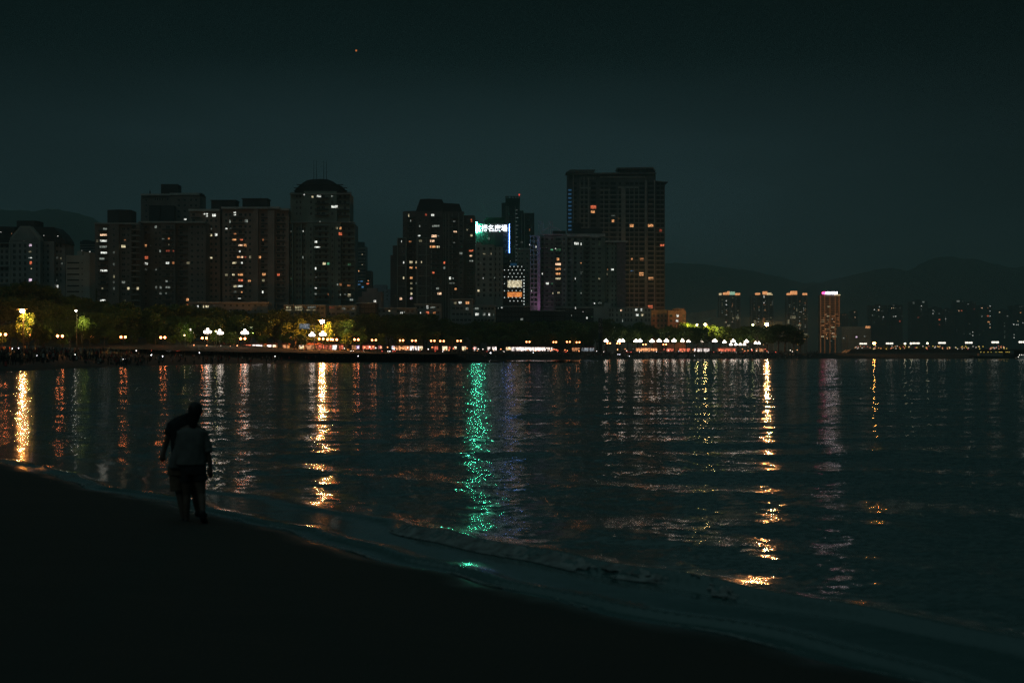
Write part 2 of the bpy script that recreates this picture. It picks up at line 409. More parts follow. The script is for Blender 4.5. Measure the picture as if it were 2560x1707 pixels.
ribbon('wave_foam', 1, 10.2, .02, 22, foam_pos, lambda k, t: mnoise((k*1.6, t*2.2, 7)) + .5*mnoise((k*9, t*9, 3)) > .55-min(1.2, max(0, k-2.5)*.3)*(1 if k < 9.7 else .4)+.5*abs(t-.5), 'broken white foam on the small wave rolling towards the near sand')
def lace_pos(k, t): o = .04+.05*mnoise((k*1.5, 0, 9))+.02*mnoise((k*7, 0, 2))+(t-.5)*(.05+.03*mnoise((k*2, 4, 4))); p = shore_pt(k, o); return (p[0], p[1], .012+.008*mnoise((k*12, t*4, 1)))
ribbon('shore_foam', -12, 25, .03, 5, lace_pos, lambda k, t: mnoise((k*.8, 5, 1))+.5*mnoise((k*9, t*3, 1)) > .02, 'thin line of foam where the water meets the dark sand')
# ------------------------------------------------------------------ hills
def ridge(name, pts, D, depth, seed):
    xs = np.array([p[0] for p in pts], float); ys = np.array([p[1] for p in pts], float)
    px = np.linspace(xs[0], xs[-1], 260); ya = np.interp(px, xs, ys)
    k = np.ones(7)/7; yp = np.concatenate([np.full(3, ya[0]), ya, np.full(3, ya[-1])]); ya = np.convolve(yp, k, 'valid')
    rowsN = 22; vs = []; fs = []
    for j in range(rowsN):
        t = j/(rowsN-1)*2-1         # -1 near foot, 0 crest, 1 far foot
        for i in range(len(px)):
            y = D + t*depth; hx = (px[i]-1280)/FPX*D*(1+.05*t)
            crest = CH-(ya[i]-HZ)/FPX*D
            f = max(0, 1-abs(t))**.8
            nzv = mnoise((hx*.0022, y*.0022, seed))*.22*(1-f)*f*4
            z = 2+(crest-2)*(f+nzv*.5) + (mnoise((hx*.02, y*.02, seed+5))*6 + mnoise((hx*.06, y*.06, seed))*3)*min(1, f*3)
            vs.append((hx, y, max(0, z) if abs(t) < 1 else 1))
    n = len(px)
    for j in range(rowsN-1):
        for i in range(n-1): a = j*n+i; fs.append((a, a+1, a+n+1, a+n))
    me = bpy.data.meshes.new(name); me.from_pydata(vs, [], fs); me.polygons.foreach_set('use_smooth', [True]*len(fs)); me.update()
    me.materials.append(pmat('hill_forest', (.045, .06, .045), .95, scale=.01, var=.4)); tag(link(name, me), kind='structure')
ridge('hills', [(1380, 690), (1500, 668), (1600, 658), (1665, 653), (1720, 651), (1760, 656), (1800, 662), (1880, 671), (1950, 690), (2000, 702), (2060, 699), (2140, 700), (2220, 720), (2300, 760), (2380, 800)], 6400, 1400, 3)
ridge('hills', [(1900, 830), (1950, 770), (2000, 722), (2040, 704), (2060, 699), (2100, 687), (2130, 682), (2145, 681), (2180, 668), (2200, 666), (2230, 668), (2265, 672), (2290, 663), (2320, 641), (2345, 635), (2375, 636), (2400, 641), (2440, 642), (2470, 652), (2500, 661), (2520, 665), (2545, 657), (2580, 650), (2660, 648), (2760, 670), (2900, 720), (3200, 760)], 5200, 1300, 8)
ridge('hills', [(-420, 600), (-200, 540), (-60, 520), (0, 512), (30, 513), (60, 518), (85, 519), (125, 514), (155, 515), (185, 522), (215, 527), (240, 540), (262, 552), (290, 575), (330, 610), (380, 660), (440, 720)], 4200, 900, 12)
# ------------------------------------------------------------------ light colours of the windows
RM = {}
for k, col, s in [('W', (.92, .95, .86), 1.25), ('w', (.75, .85, .74), .35), ('Y', (1, .86, .52), .9), ('y', (.95, .85, .5), .3), ('O', (1, .44, .17), 1.1),
                  ('o', (1, .38, .14), .4), ('R', (1, .21, .09), .95), ('r', (.9, .16, .08), .35), ('D', (.62, .72, .62), .16), ('G', (.25, 1, .5), .55),
                  ('g', (.25, .7, .35), .12), ('B', (.15, .5, 1), .7), ('P', (1, .75, .95), 1.2), ('S', (1, .62, .38), 1.5)]:
    RM[k] = room('lit_room_'+{'W':'white','w':'dim_white','Y':'warm','y':'dim_warm','O':'orange','o':'dim_orange','R':'red','r':'dim_red','D':'faint','G':'green','g':'faint_green','B':'blue','P':'pink','S':'peach'}[k], col, s)
LBL = {'W':'window lit white','w':'window dimly lit white','Y':'window lit warm white','y':'window dimly lit yellowish','O':'window lit orange','o':'window dimly lit orange',
       'R':'window lit red','r':'window dimly lit red','D':'window with a faint glow','G':'window lit green','g':'window with a faint green glow','B':'window lit blue','P':'window lit pinkish white','S':'window lit peach'}
GLASS = pmat('dark_glass', (.018, .024, .026), .18, var=.1)
FRAME = pmat('window_frame', (.42, .43, .40), .6)
FRAMED = pmat('dark_window_frame', (.12, .12, .12), .6)
WINC = {}
def win_mesh(w, h, key, frame=FRAME):
    w = max(.4, round(w*5)/5); h = max(.4, round(h*5)/5); kk = (w, h, key, frame.name)
    if kk in WINC: return WINC[kk]
    m = MB(); t = .09; d = .10
    m.box(-w/2, w/2, -d, 0, h/2-t, h/2, 0); m.box(-w/2, w/2, -d-.06, 0, -h/2, -h/2+t, 0)
    m.box(-w/2, -w/2+t, -d, 0, -h/2+t, h/2-t, 0); m.box(w/2-t, w/2, -d, 0, -h/2+t, h/2-t, 0)
    k = 1 if w < 2.2 else 2 if w < 3.4 else 3
    if w > .9:
        for i in range(k): x = -w/2 + w*(i+1)/(k+1); m.box(x-.035, x+.035, -d+.01, -.03, -h/2+t, h/2-t, 0)
    if h > 1.1: m.box(-w/2+t, w/2-t, -d+.02, -.035, h*.18, h*.18+.05, 0)
    m.add([(-w/2+t*.9, -.03, -h/2+t*.9), (w/2-t*.9, -.03, -h/2+t*.9), (w/2-t*.9, -.03, h/2-t*.9), (-w/2+t*.9, -.03, h/2-t*.9)], [(0,1,2,3)], 1)
    WINC[kk] = m.mesh('window', [frame, GLASS if key is None else RM[key]]); return WINC[kk]

class Bld:
    """one building: its origin stands on the ground at depth D; positions are given where they appear, at real depth"""
    def __init__(s, name, label, pxc, D, wall, cat='building', trim=None, base=ZP, frame=FRAME):
        s.D = D; s.X = PX(pxc, D); s.base = base; s.wallm = wall; s.trimm = trim or wall; s.frame = frame
        s.root = thing(name, label, cat, (s.X, D, base)); s.wm = MB(); s.wins = []; s.lits = []; s.vols = []
    def x(s, px, y=0): return (px-1280)/FPX*(s.D+y) - s.X
    def z(s, py, y=0): return CH-(py-HZ)/FPX*(s.D+y) - s.base
    def vol(s, px0, px1, pt, pb=None, y=0, dep=16, mi=0, mb=None):
        z0 = 0 if pb is None else s.z(pb, y)
        (mb or s.wm).box(s.x(px0, y), s.x(px1, y), y, y+dep, z0, s.z(pt, y), mi)
        s.vols.append((s.x(px0, y), s.x(px1, y), z0, s.z(pt, y), y))
    def front(s, x, z):
        c = [v[4] for v in s.vols if v[0]-.3 <= x <= v[1]+.3 and v[2]-.3 <= z <= v[3]+.3]
        return min(c) if c else 0
    def grid(s, cols, pt, pb, pitch, h, y=None, skip=0, frame=None):
        """cols: list of (px centre, px width); rows every pitch px from pt to pb; h window height px"""
        py = pt
        while py <= pb:
            for cx, cw in cols:
                if skip and random.random() < skip: continue
                s.wins.append((cx, py, cw, h))
            py += pitch
    def lit(s, Z, data):
        sx, ox, oy = Z
        for line in data.split(';'):
            t = line.split()
            if len(t) < 5: continue
            x, y, w, h = map(float, t[:4]); s.lits.append((ox+x/sx, oy+y/sx, w/sx, h/sx, t[4]))
    def parts(s, name, mb, mats, label=None):
        o = mb.build(name, mats, s.root)
        if label: o['label'] = label
        return o
    def done(s, cap=100):
        s.wm.build('wall', [s.wallm, s.trimm], s.root)
        used = []
        for px, py, w, h, k in s.lits:
            X, Zz = s.x(px), s.z(py)
            y = s.front(X, Zz); X, Zz = s.x(px, y), s.z(py, y); ww = w/FPX*(s.D+y); hh = h/FPX*(s.D+y)
            o = link('window', win_mesh(max(.5,ww*.95), max(.5,hh*.95), k, s.frame), s.root, (X, y-.004, Zz)); o['label'] = LBL[k]; used.append((X, Zz, ww/2, hh/2))
        dark = []
        for px, py, w, h in s.wins:
            X, Zz = s.x(px), s.z(py); y = s.front(X, Zz)
            X, Zz = s.x(px, y), s.z(py, y); ww = w/FPX*(s.D+y); hh = h/FPX*(s.D+y)
            if any(abs(X-u[0]) < u[2]+ww/2 and abs(Zz-u[1]) < u[3]+hh/2 for u in used): continue
            if Zz < 1: continue
            dark.append((X, y, Zz, ww, hh))
        dark.sort(key=lambda d: -(d[3]*d[4]) + (0 if d[2] > 12 else 50))
        room_ = max(0, cap-len(used))
        for X, y, Zz, ww, hh in dark[:room_]:
            link('window', win_mesh(ww, hh, None, s.frame), s.root, (X, y-.004, Zz))
        rest = dark[room_:]
        if rest:
            m = MB()
            for X, y, Zz, ww, hh in rest:
                me = win_mesh(ww, hh, None, s.frame)
                m.add([(v.co.x+X, v.co.y+y-.004, v.co.z+Zz) for v in me.vertices], [tuple(p.vertices) for p in me.polygons], 0)
                m.m[-len(me.polygons):] = [p.material_index for p in me.polygons]
            o = m.build('window', [s.frame, GLASS], s.root); o['kind'] = 'stuff'; o['label'] = 'the remaining dark windows'
        return s.root
def rng(a, b, st):
    o = []; x = a
    while x <= b: o.append(x); x += st
    return o
Z1 = (3.92, 0, 420); Z2 = (3.564, 460, 380); Z3 = (4.355, 960, 460); Z4 = (3.734, 1300, 400)
ZA = (6.533, 340, 740); ZB = (6.533, 680, 740); ZC = (6.533, 1020, 740); ZD = (6.533, 1360, 740)
def zx(Z, x): return Z[1]+x/Z[0]
def zy(Z, y): return Z[2]+y/Z[0]

BROWN = pmat('brown_render', (.29, .25, .22), .9, scale=.12); DBROWN = pmat('dark_brown_render', (.19, .165, .15), .9, scale=.12)
GREY = pmat('grey_render', (.37, .38, .355), .9, scale=.12); PALE = pmat('pale_render', (.46, .48, .43), .9, scale=.1)
DARK = pmat('dark_cladding', (.05, .055, .055), .8, scale=.2); TILE = pmat('pinkish_tile', (.46, .345, .285), .85, scale=.15)
TRIM = pmat('pale_trim', (.58, .59, .55), .85, scale=.2); GREEN = pmat('greenish_tile', (.28, .35, .30), .8, scale=.15)
TEAL = pmat('teal_glass_wall', (.05, .08, .085), .35, scale=.1); TANK = pmat('roof_tank_render', (.07, .072, .072), .9, scale=.2)
RAIL = pmat('balcony_rail', (.10, .11, .10), .6, scale=1)
METAL = pmat('grey_metal', (.25, .26, .26), .5, metal=.6)

# --- A: far left, gabled
b_ = Bld('apartment_building', 'grey apartment block with gabled attic and a flat tank on top, at the left edge', 76, 690, GREY, 'apartment block', trim=PALE)
b_.vol(-20, 25, 608, y=2, dep=20); b_.vol(24, 101, 602, y=0, dep=20); b_.vol(101, 135, 604, y=4, dep=18); b_.vol(132, 163, 608, y=7, dep=14)
D_ = b_
b_.wm.prism([(b_.x(24),b_.z(602)),(b_.x(26),b_.z(594)),(b_.x(51),b_.z(565)),(b_.x(74),b_.z(565)),(b_.x(99),b_.z(594)),(b_.x(101),b_.z(602))], -.1, 18, 1)
b_.wm.prism([(b_.x(28),b_.z(601)),(b_.x(53),b_.z(569)),(b_.x(72),b_.z(569)),(b_.x(97),b_.z(601))], -.3, -.1, 0)
rf = MB(); rf.prism([(b_.x(-20,3),b_.z(608)),(b_.x(-20,3),b_.z(566,3)),(b_.x(40,3),b_.z(567,3)),(b_.x(24,3),b_.z(598,3)),(b_.x(24,3),b_.z(608,3))], 3, 20)
rf.prism([(b_.x(85,5),b_.z(608,5)),(b_.x(85,5),b_.z(567,5)),(b_.x(134,5),b_.z(568,5)),(b_.x(150,5),b_.z(583,5)),(b_.x(161,5),b_.z(600,5)),(b_.x(163,5),b_.z(609,5))], 5, 20)
b_.parts('roof', rf, DARK)
t_ = MB(); t_.vprism([(b_.x(38,6)+dx, y) for dx, y in ((0,8),(1.2,5.5),(9.6,5.5),(10.9,8),(10.9,15),(0,15))], b_.z(569), b_.z(549)); b_.parts('roof_tank', t_, TANK)
for px in (25, 99.5): b_.wm.box(b_.x(px)-.25, b_.x(px)+.25, -.35, 0, 0, b_.z(602), 1)
for py in (608, 665.5, 709): b_.wm.box(b_.x(-20), b_.x(101), -.2, 2, b_.z(py)-.15, b_.z(py)+.15, 1)
b_.grid([(5, 7), (17, 7), (36, 7.5), (50,6), (63,6), (92, 5.5)], 614, 716, 14.6, 9); b_.grid([(108, 5), (120, 6), (143, 6), (152, 5)], 614, 716, 14.6, 8)
b_.lit(Z1, '237 648 22 22 Y;297 640 8 8 D;235 710 8 20 D;298 757 30 24 P;295 822 28 18 y;297 880 40 12 W;302 930 24 34 R;307 987 12 12 Y;297 1097 34 30 P;430 662 14 8 W;567 668 18 8 W;115 643 10 14 o;8 628 12 6 W;563 880 20 24 D;598 884 8 20 y;606 937 22 24 D;556 1100 8 24 D;563 1160 22 28 W')
b_.done()
# --- pale office between
b_ = Bld('office_building', 'plain pale office block with long dark window bands, second building from the left', 195, 640, PALE, 'office building')
b_.vol(165, 213, 638, y=0); b_.vol(210, 224, 630.5, y=-.4, dep=8); b_.vol(193, 205, 627, 640, y=4, dep=5)
for i in range(8):
    py = 657+i*14.4; m = MB(); m.box(b_.x(168), b_.x(198), -.12, 0, b_.z(py+1.6), b_.z(py-1.6)); b_.parts('window', m, GLASS)
    m = MB(); m.box(b_.x(204), b_.x(207), -.12, 0, b_.z(py+1.2), b_.z(py-1.2)); b_.parts('window', m, GLASS)
b_.lit(Z1, '727 987 12 14 W;716 990 10 8 D'); b_.done()
b_ = Bld('glass_building', 'dark glass block with pale bands seen between the pale office and the brown tower', 220, 760, TEAL, 'building', trim=TRIM)
b_.vol(200, 240, 603, y=0); b_.vol(206, 222, 600, 603.5, y=2, dep=6)
for i in range(24):
    py = 612+i*6.4; b_.wm.box(b_.x(200), b_.x(240), -.25, 0, b_.z(py)-.12, b_.z(py)+.12, 1)
b_.lit(Z1, '880 820 16 10 W;915 882 20 12 W;803 812 8 10 W'); b_.done()
# --- C
b_ = Bld('apartment_tower', 'dark brown apartment tower with a column of lit white balconies and square roof tank', 292, 700, BROWN, 'apartment tower', trim=TRIM)
b_.vol(237, 276, 561, y=0); b_.vol(274, 297, 559, y=-1.2); b_.vol(296, 328, 559, y=.6); b_.vol(328, 348, 560, y=5, mi=0)
for px0, px1, y in ((237, 348, -.2), ): b_.wm.box(b_.x(px0), b_.x(px1), -1.6, 3, b_.z(560)-.1, b_.z(558), 1)
t_ = MB(); t_.vprism([(b_.x(267,3), 4), (b_.x(296,1), 1.5), (b_.x(329,5), 4), (b_.x(329,5), 14), (b_.x(267,3), 14)], b_.z(559), b_.z(523)); b_.parts('roof_tank', t_, TANK)
for i in range(14):
    py = 573+i*14.8; b_.wm.box(b_.x(328,2), b_.x(347.5,2), 1, 5, b_.z(py)-.2, b_.z(py)+.15, 1)
    m = MB(); m.box(b_.x(247), b_.x(270), -1.3, -.02, b_.z(py+6), b_.z(py+2.4)); b_.parts('balcony', m, RAIL)
b_.grid([(258, 14), (284.5, 5), (309, 9), (321,6)], 572.5, 740, 14.8, 7.5); b_.grid([(336,8)], 566, 740, 14.8, 8)
b_.lit(Z1, '1030 597 40 22 w;1015 658 70 26 S;955 716 20 24 y;1015 716 76 26 W;1012 773 76 26 w;1018 833 66 26 W;1000 890 56 26 w;1018 1007 76 26 W;1008 1297 60 22 W;1005 1182 20 26 y;1116 830 20 28 D;1116 945 20 28 D;1117 1063 22 30 y;1116 1120 20 24 D;1117 1180 20 28 D;1210 768 44 30 Y;1225 706 20 14 o;1210 1120 36 24 w;1258 1180 26 30 Y;1350 1180 24 30 Y;1228 1297 8 14 y')
b_.done()
# --- D and the taller block behind
b_ = Bld('apartment_tower', 'tall dark brown tower with two roof tanks and a spike, rising behind its neighbours', 425, 790, BROWN, 'apartment tower', trim=TRIM)
b_.vol(352, 426, 486, y=1); b_.vol(424, 499, 484, y=0); b_.wm.box(b_.x(352), b_.x(426), -.3, 14, b_.z(489), b_.z(486)+.3, 1); b_.wm.box(b_.x(425), b_.x(499), -.6, 14, b_.z(488), b_.z(484)+.3, 1)
t_ = MB(); t_.box(b_.x(399), b_.x(441), 3, 12, b_.z(486), b_.z(459)); b_.parts('roof_tank', t_, TANK)
t_ = MB(); t_.box(b_.x(461), b_.x(500), 3, 12, b_.z(486), b_.z(481)); b_.parts('roof_tank', t_, TANK)
t_ = MB(); t_.tube((b_.x(370.5),4,b_.z(487)), (b_.x(370.5),4,b_.z(476)), .5, .35); t_.tube((b_.x(370.5),4,b_.z(476)), (b_.x(370.5),4,b_.z(470)), .2, .05); b_.parts('roof_spike', t_, DARK)
t_ = MB(); t_.box(b_.x(378), b_.x(405), -5, 2, b_.z(560), b_.z(516)); t_.box(b_.x(405), b_.x(439), -4, 2, b_.z(560), b_.z(516)); b_.parts('stair_tower', t_, TANK)
b_.grid([(388, 4), (394, 4), (400, 4), (406, 4), (419, 5)], 498, 500, 14, 7); b_.grid([(366, 5), (447, 6), (462, 6), (478, 6), (490, 6)], 500, 550, 14, 6)
b_.lit(Z1, '1815 503 26 18 W'); b_.done()
b_ = Bld('apartment_building', 'dark brown slab block under the tall twin tank tower, few lit windows', 420, 715, BROWN, 'apartment block', trim=TRIM)
b_.vol(347, 378, 557, y=1); b_.vol(376, 402, 555, y=0); b_.vol(402, 438, 555, y=-1); b_.vol(438, 472, 555, y=2); b_.vol(470, 514, 556, y=0)
b_.wm.box(b_.x(347), b_.x(514), -1.6, 4, b_.z(558), b_.z(554), 1)
for i in range(14):
    py = 570+i*14.8; b_.wm.box(b_.x(348), b_.x(376), -.2, 1, b_.z(py)-.12, b_.z(py)+.12, 0)
    for pa, pc in ((408, 434), (443, 468)):
        m = MB(); yy = -1 if pa < 430 else 2; m.box(b_.x(pa), b_.x(pc), yy-1.1, yy-.02, b_.z(py+6), b_.z(py+2.6)); b_.parts('balcony', m, RAIL)
b_.grid([(363, 9), (390, 6), (400.5, 6), (420, 11), (432, 5), (453, 9), (480, 7), (495, 7), (506,5)], 567.5, 770, 14.8, 7)
b_.lit(Z1, '1527 578 24 30 w;1655 690 20 26 o;1655 750 10 26 y;1600 695 30 14 D;1425 760 34 24 O;1573 815 24 28 w;1645 812 40 22 r;1700 812 16 20 r;1435 878 40 28 R;1430 937 46 24 W;1642 931 36 24 W;1698 930 24 30 o;1845 931 36 24 y;1425 995 40 20 D;1530 994 22 26 D;1633 1110 26 24 w;1530 1170 20 28 w;1575 1170 22 28 w;1645 1170 50 24 w;1575 1228 24 24 w;1628 1228 20 20 D;1838 1290 28 30 O;1835 1343 20 20 R')
b_.done()
# --- E
b_ = Bld('apartment_building', 'broad brown apartment block with two flat roof tanks and many lit orange and white windows', 600, 725, TILE, 'apartment block', trim=TRIM)
b_.vol(474, 512, 525, y=.5); b_.vol(512, 550, 524, y=0); b_.vol(549, 557, 524, y=6, dep=10); b_.vol(556, 632, 521, y=0); b_.vol(632, 645, 520, y=-1.4, mi=0); b_.vol(645, 669, 520, y=1)
b_.vol(669, 686, 520, y=-1.2); b_.vol(686, 722, 524, y=1.4)
b_.wm.box(b_.x(472), b_.x(549), -.9, 3, b_.z(528), b_.z(524)+.2, 1); b_.wm.box(b_.x(555), b_.x(700), -1.9, 3, b_.z(523), b_.z(519)+.2, 1); b_.wm.box(b_.x(700), b_.x(723), -.6, 4, b_.z(526), b_.z(522)+.2, 1)
for a, c, t in ((528, 589, 502), (606, 668, 498)):
    t_ = MB(); t_.box(b_.x(a,4), b_.x(c,4), 4, 13, b_.z(524), b_.z(t,4)); t_.box(b_.x(a,4)-.4, b_.x(c,4)+.4, 3.6, 13.4, b_.z(t,4), b_.z(t,4)+.4); b_.parts('roof_tank', t_, TANK)
t_ = MB(); t_.tube((b_.x(647),6,b_.z(499)), (b_.x(647),6,b_.z(483)), .1, .05); b_.parts('roof_antenna', t_, METAL)
for i in range(16):
    py = 540+i*14.6
    for pa, pc in ((478, 500), (575, 612), (652, 668), (690, 712)):
        y = .5 if pa < 500 else 0 if pa < 630 else 1 if pa < 680 else 1.4
        m = MB(); m.box(b_.x(pa), b_.x(pc), y-.9, y-.02, b_.z(py+5.6), b_.z(py+3)); b_.parts('balcony', m, RAIL)
b_.grid([(484, 7), (518, 6), (528.5, 6), (540, 6), (565.5, 6), (576, 6), (586, 7), (601, 9), (614, 6), (625, 5.5), (657, 8), (696, 8), (708, 5)], 537, 750, 14.6, 6.5)
b_.lit(Z2, '195 553 40 16 W;205 572 20 14 W;268 565 36 26 W;452 540 26 14 W;452 560 26 14 W;410 620 14 34 w;555 615 30 28 w;245 685 14 18 D;377 684 22 16 W;415 684 20 16 D;198 740 14 22 W;243 740 20 24 Y;286 737 24 24 W;206 790 32 24 W;455 731 26 20 o;447 783 40 20 O;512 783 30 18 R;705 783 18 24 o;503 832 40 20 S;546 832 28 26 O;497 885 14 20 W;203 945 24 20 W;243 943 22 20 Y;485 937 26 20 O;516 937 24 20 S;547 937 20 20 r;590 937 22 24 y;675 937 26 24 O;448 990 42 22 Y;517 988 18 20 W;207 1048 34 24 O;377 1095 24 22 y;440 1095 24 22 Y;503 1093 48 24 O;712 1093 34 28 O;842 1095 24 26 R;505 1143 44 22 R;583 1148 30 18 O;707 1145 24 24 y;208 1201 32 22 S;455 1197 30 22 Y;500 1195 46 20 W;702 1248 16 30 W;455 1246 30 18 D;515 1248 14 14 O;30 990 30 24 y;30 1313 26 28 O')
b_.done()
# --- F domed tower
b_ = Bld('domed_tower', 'dark apartment tower with rounded domed top and four thin antennas', 800, 730, GREEN, 'apartment tower', trim=TRIM)
b_.vol(726, 762, 481, y=1); b_.vol(760, 842, 478, y=-1); b_.vol(840, 875, 484, y=1.5)
b_.vol(722, 770, 556, y=0); b_.vol(768, 852, 556, y=-2); b_.vol(850, 887, 560, y=.5)
b_.wm.box(b_.x(724), b_.x(878), -1.4, 2, b_.z(486), b_.z(484), 1); b_.wm.box(b_.x(722), b_.x(888), -2.4, 2, b_.z(557.5), b_.z(556), 1)
d_ = MB()
prof = [(735, 481), (738, 472), (746, 465), (757, 456), (768, 450), (780, 448), (800, 447), (819, 448), (833, 454), (843, 461), (854, 465), (862, 474), (866, 481)]
d_.prism([(b_.x(a), b_.z(c)) for a, c in prof], 1, 15); d_.prism([(b_.x(800+(a-800)*.84), b_.z(481+(c-481)*.84)) for a, c in prof], -.6, 1)
for py in (462, 470, 477): d_.box(b_.x(742 if py < 465 else 735), b_.x(858 if py < 465 else 868), -.9, 1, b_.z(py)-.12, b_.z(py)+.12)
b_.parts('dome', d_, TANK)
cr_ = MB()
for i in range(12): x = b_.x(842+i*3.2); cr_.box(x-.12, x+.12, .2, .5, b_.z(488), b_.z(480 - (i % 3)*.9)); 
cr_.box(b_.x(840), b_.x(880), .2, .5, b_.z(482.5), b_.z(481.5)); b_.parts('roof_railing', cr_, METAL)
for px in (780.5, 787, 805.5, 812.5):
    t_ = MB(); t_.tube((b_.x(px),6,b_.z(449)), (b_.x(px),6,b_.z(424)), .16, .12); t_.tube((b_.x(px),6,b_.z(424)), (b_.x(px),6,b_.z(397)), .11, .07); b_.parts('antenna', t_, DARK)
for px in (733, 755, 770, 784, 826, 836): b_.wm.box(b_.x(px)-.3, b_.x(px)+.3, -2.5, 1, 0, b_.z(560), 0)
for i in range(23):
    py = 494+i*14.3
    if abs(py-556) < 6: continue
    for pa, pc, y in ((788, 822, -2 if py > 556 else -1), (841, 872 if py < 556 else 885, .5 if py > 556 else 1.5)):
        m = MB(); m.box(b_.x(pa), b_.x(pc), y-1.2, y-.02, b_.z(py+3), b_.z(py)); b_.parts('balcony', m, RAIL)
b_.grid([(742, 5), (751,5), (778, 6), (796, 9), (808, 9), (831, 6), (850, 8), (862, 7)], 491, 545, 14.3, 7.5)
b_.grid([(728, 4), (743, 6), (750, 5), (761, 5), (777, 5), (791, 7), (800, 7), (815, 7), (831, 5), (848, 7), (860, 7), (873, 7)], 572, 755, 14.3, 7.5)
b_.lit(Z2, '1070 380 14 18 W;1145 400 20 22 Y;1203 398 40 28 W;1320 395 20 20 w;1342 488 62 26 W;1212 620 14 8 w;1062 707 12 14 W;1362 678 22 24 y;1395 681 20 26 O;1393 730 32 30 R;1175 805 26 28 W;1187 848 54 16 W;1188 714 12 20 D;1060 940 12 24 w;1249 995 28 26 Y;1285 995 24 22 G;1472 1002 28 26 g;1173 1035 16 34 W;1175 1118 12 8 W;1173 1218 22 24 W;1171 1268 22 26 w;1368 1180 14 18 w;1395 1180 24 24 o;1470 1185 34 26 o;1283 1268 14 26 o;1393 1270 12 18 w;1435 1272 12 20 w;1472 1276 34 26 Y;1492 1318 34 24 w;933 804 10 14 o;955 708 14 10 D;935 850 8 14 y;935 893 8 14 y;935 990 8 14 y;958 1127 20 20 g;935 1170 8 16 w;935 1270 8 24 w;1104 1322 12 8 W')
b_.done()
# --- G slim far blocks
b_ = Bld('distant_tower', 'slim banded tower just right of the domed tower, with small blue lights low down', 900, 1150, TEAL, 'building', trim=TRIM)
b_.vol(884, 914, 616, y=0); b_.vol(888, 910, 605, 617, y=3, dep=8)
for i in range(13): py = 621+i*8.4; b_.wm.box(b_.x(884), b_.x(914), -.4, 0, b_.z(py)-.2, b_.z(py)+.2, 1)
b_.lit(Z2, '1548 888 10 20 O;1588 915 10 14 Y;1548 915 8 8 D;1588 1005 12 8 Y;1535 1027 16 12 S;1553 1062 18 16 O;1545 1155 24 10 B;1580 1152 30 8 B;1560 1180 26 8 B;1590 1203 20 14 B;1535 1145 16 8 B;1530 860 8 14 D;1515 905 10 26 D')
b_.done()
b_ = Bld('distant_block', 'low dark block at the right foot of the slim banded tower', 920, 1150, DARK, 'building')
b_.vol(912, 928, 677, y=2); b_.lit(Z2, '1642 1147 12 10 O;1638 1173 26 14 R'); b_.grid([(916, 3), (922, 3)], 684, 740, 8, 3); b_.done()
b_ = Bld('concrete_building', 'plain pinkish concrete block with blank walls behind the low houses', 918, 800, pmat('pink_concrete', (.62, .42, .38), .9, scale=.1), 'building')
b_.vol(887, 908, 742, y=1); b_.vol(905, 953, 729, y=0); b_.vol(917, 942, 720, 730, y=5, dep=6); b_.done()
b_ = Bld('distant_block', 'pale blue grey block behind the pink concrete building', 965, 1250, pmat('blue_grey', (.34, .38, .44), .9), 'building')
b_.vol(925, 965, 712, y=0); b_.vol(950, 992, 723, y=-2); b_.grid([(958, 4), (968, 4), (978, 4)], 730, 750, 9, 4); b_.done()
# --- H dark stepped tower in the middle
b_ = Bld('apartment_tower', 'dark stepped apartment tower with trapezoid crown beside the illuminated rooftop sign', 1100, 820, DBROWN, 'apartment tower', trim=PALE)
Zq = Z3
def bx(x): return b_.x(zx(Zq, x))
def bz(y): return b_.z(zy(Zq, y))
b_.vol(zx(Zq,205), zx(Zq,350), zy(Zq,300), y=2); b_.vol(zx(Zq,345), zx(Zq,640), zy(Zq,295), y=0); b_.vol(zx(Zq,640), zx(Zq,868), zy(Zq,300), y=1.2); b_.vol(zx(Zq,865), zx(Zq,985), zy(Zq,342), y=2.5)
b_.vol(zx(Zq,145), zx(Zq,245), zy(Zq,590), y=-1, dep=12); b_.vol(zx(Zq,245), zx(Zq,360), zy(Zq,590), y=1.4, dep=8); b_.vol(zx(Zq,358), zx(Zq,640), zy(Zq,585), y=-1.5, dep=12)
b_.vol(zx(Zq,95), zx(Zq,150), zy(Zq,670), y=2); b_.vol(zx(Zq,70), zx(Zq,100), zy(Zq,775), y=5); b_.vol(zx(Zq,810), zx(Zq,872), zy(Zq,605), y=.2, dep=6)
b_.wm.prism([(bx(865),bz(342)),(bx(985),bz(342)),(bx(995),bz(372)),(bx(995),bz(1260)),(bx(985),bz(1260))], 2.6, 15, 0)
rf = MB(); rf.prism([(bx(345),bz(300)),(bx(392),bz(165)),(bx(490),bz(160)),(bx(632),bz(168)),(bx(645),bz(205)),(bx(645),bz(300))], .4, 15)
rf.prism([(bx(640),bz(300)),(bx(640),bz(204)),(bx(820),bz(214)),(bx(866),bz(342)),(bx(866),bz(345))], 1.4, 15); rf.prism([(bx(205),bz(302)),(bx(222),bz(292)),(bx(345),bz(290)),(bx(345),bz(302))], 2.1, 15)
b_.parts('roof', rf, TANK)
for x in (148, 242, 362, 461, 520): b_.wm.box(bx(x)-.22, bx(x)+.22, -1.75, -1.5 if x > 300 else -1, 0, bz(590), 1)
for x in (645, 668, 705, 742, 812, 865): b_.wm.box(bx(x)-.15, bx(x)+.15, .9, 1.2, 0, bz(320), 1)
for i, y in enumerate((590, 660, 778, 892, 1005, 1115, 1222)):
    b_.wm.box(bx(146), bx(244), -1.35, -1, bz(y)-.14, bz(y)+.14, 1)
    b_.wm.box(bx(360), bx(520), -1.85, -1.5, bz(y-3)-.14, bz(y-3)+.14, 1)
P3 = 57/4.355
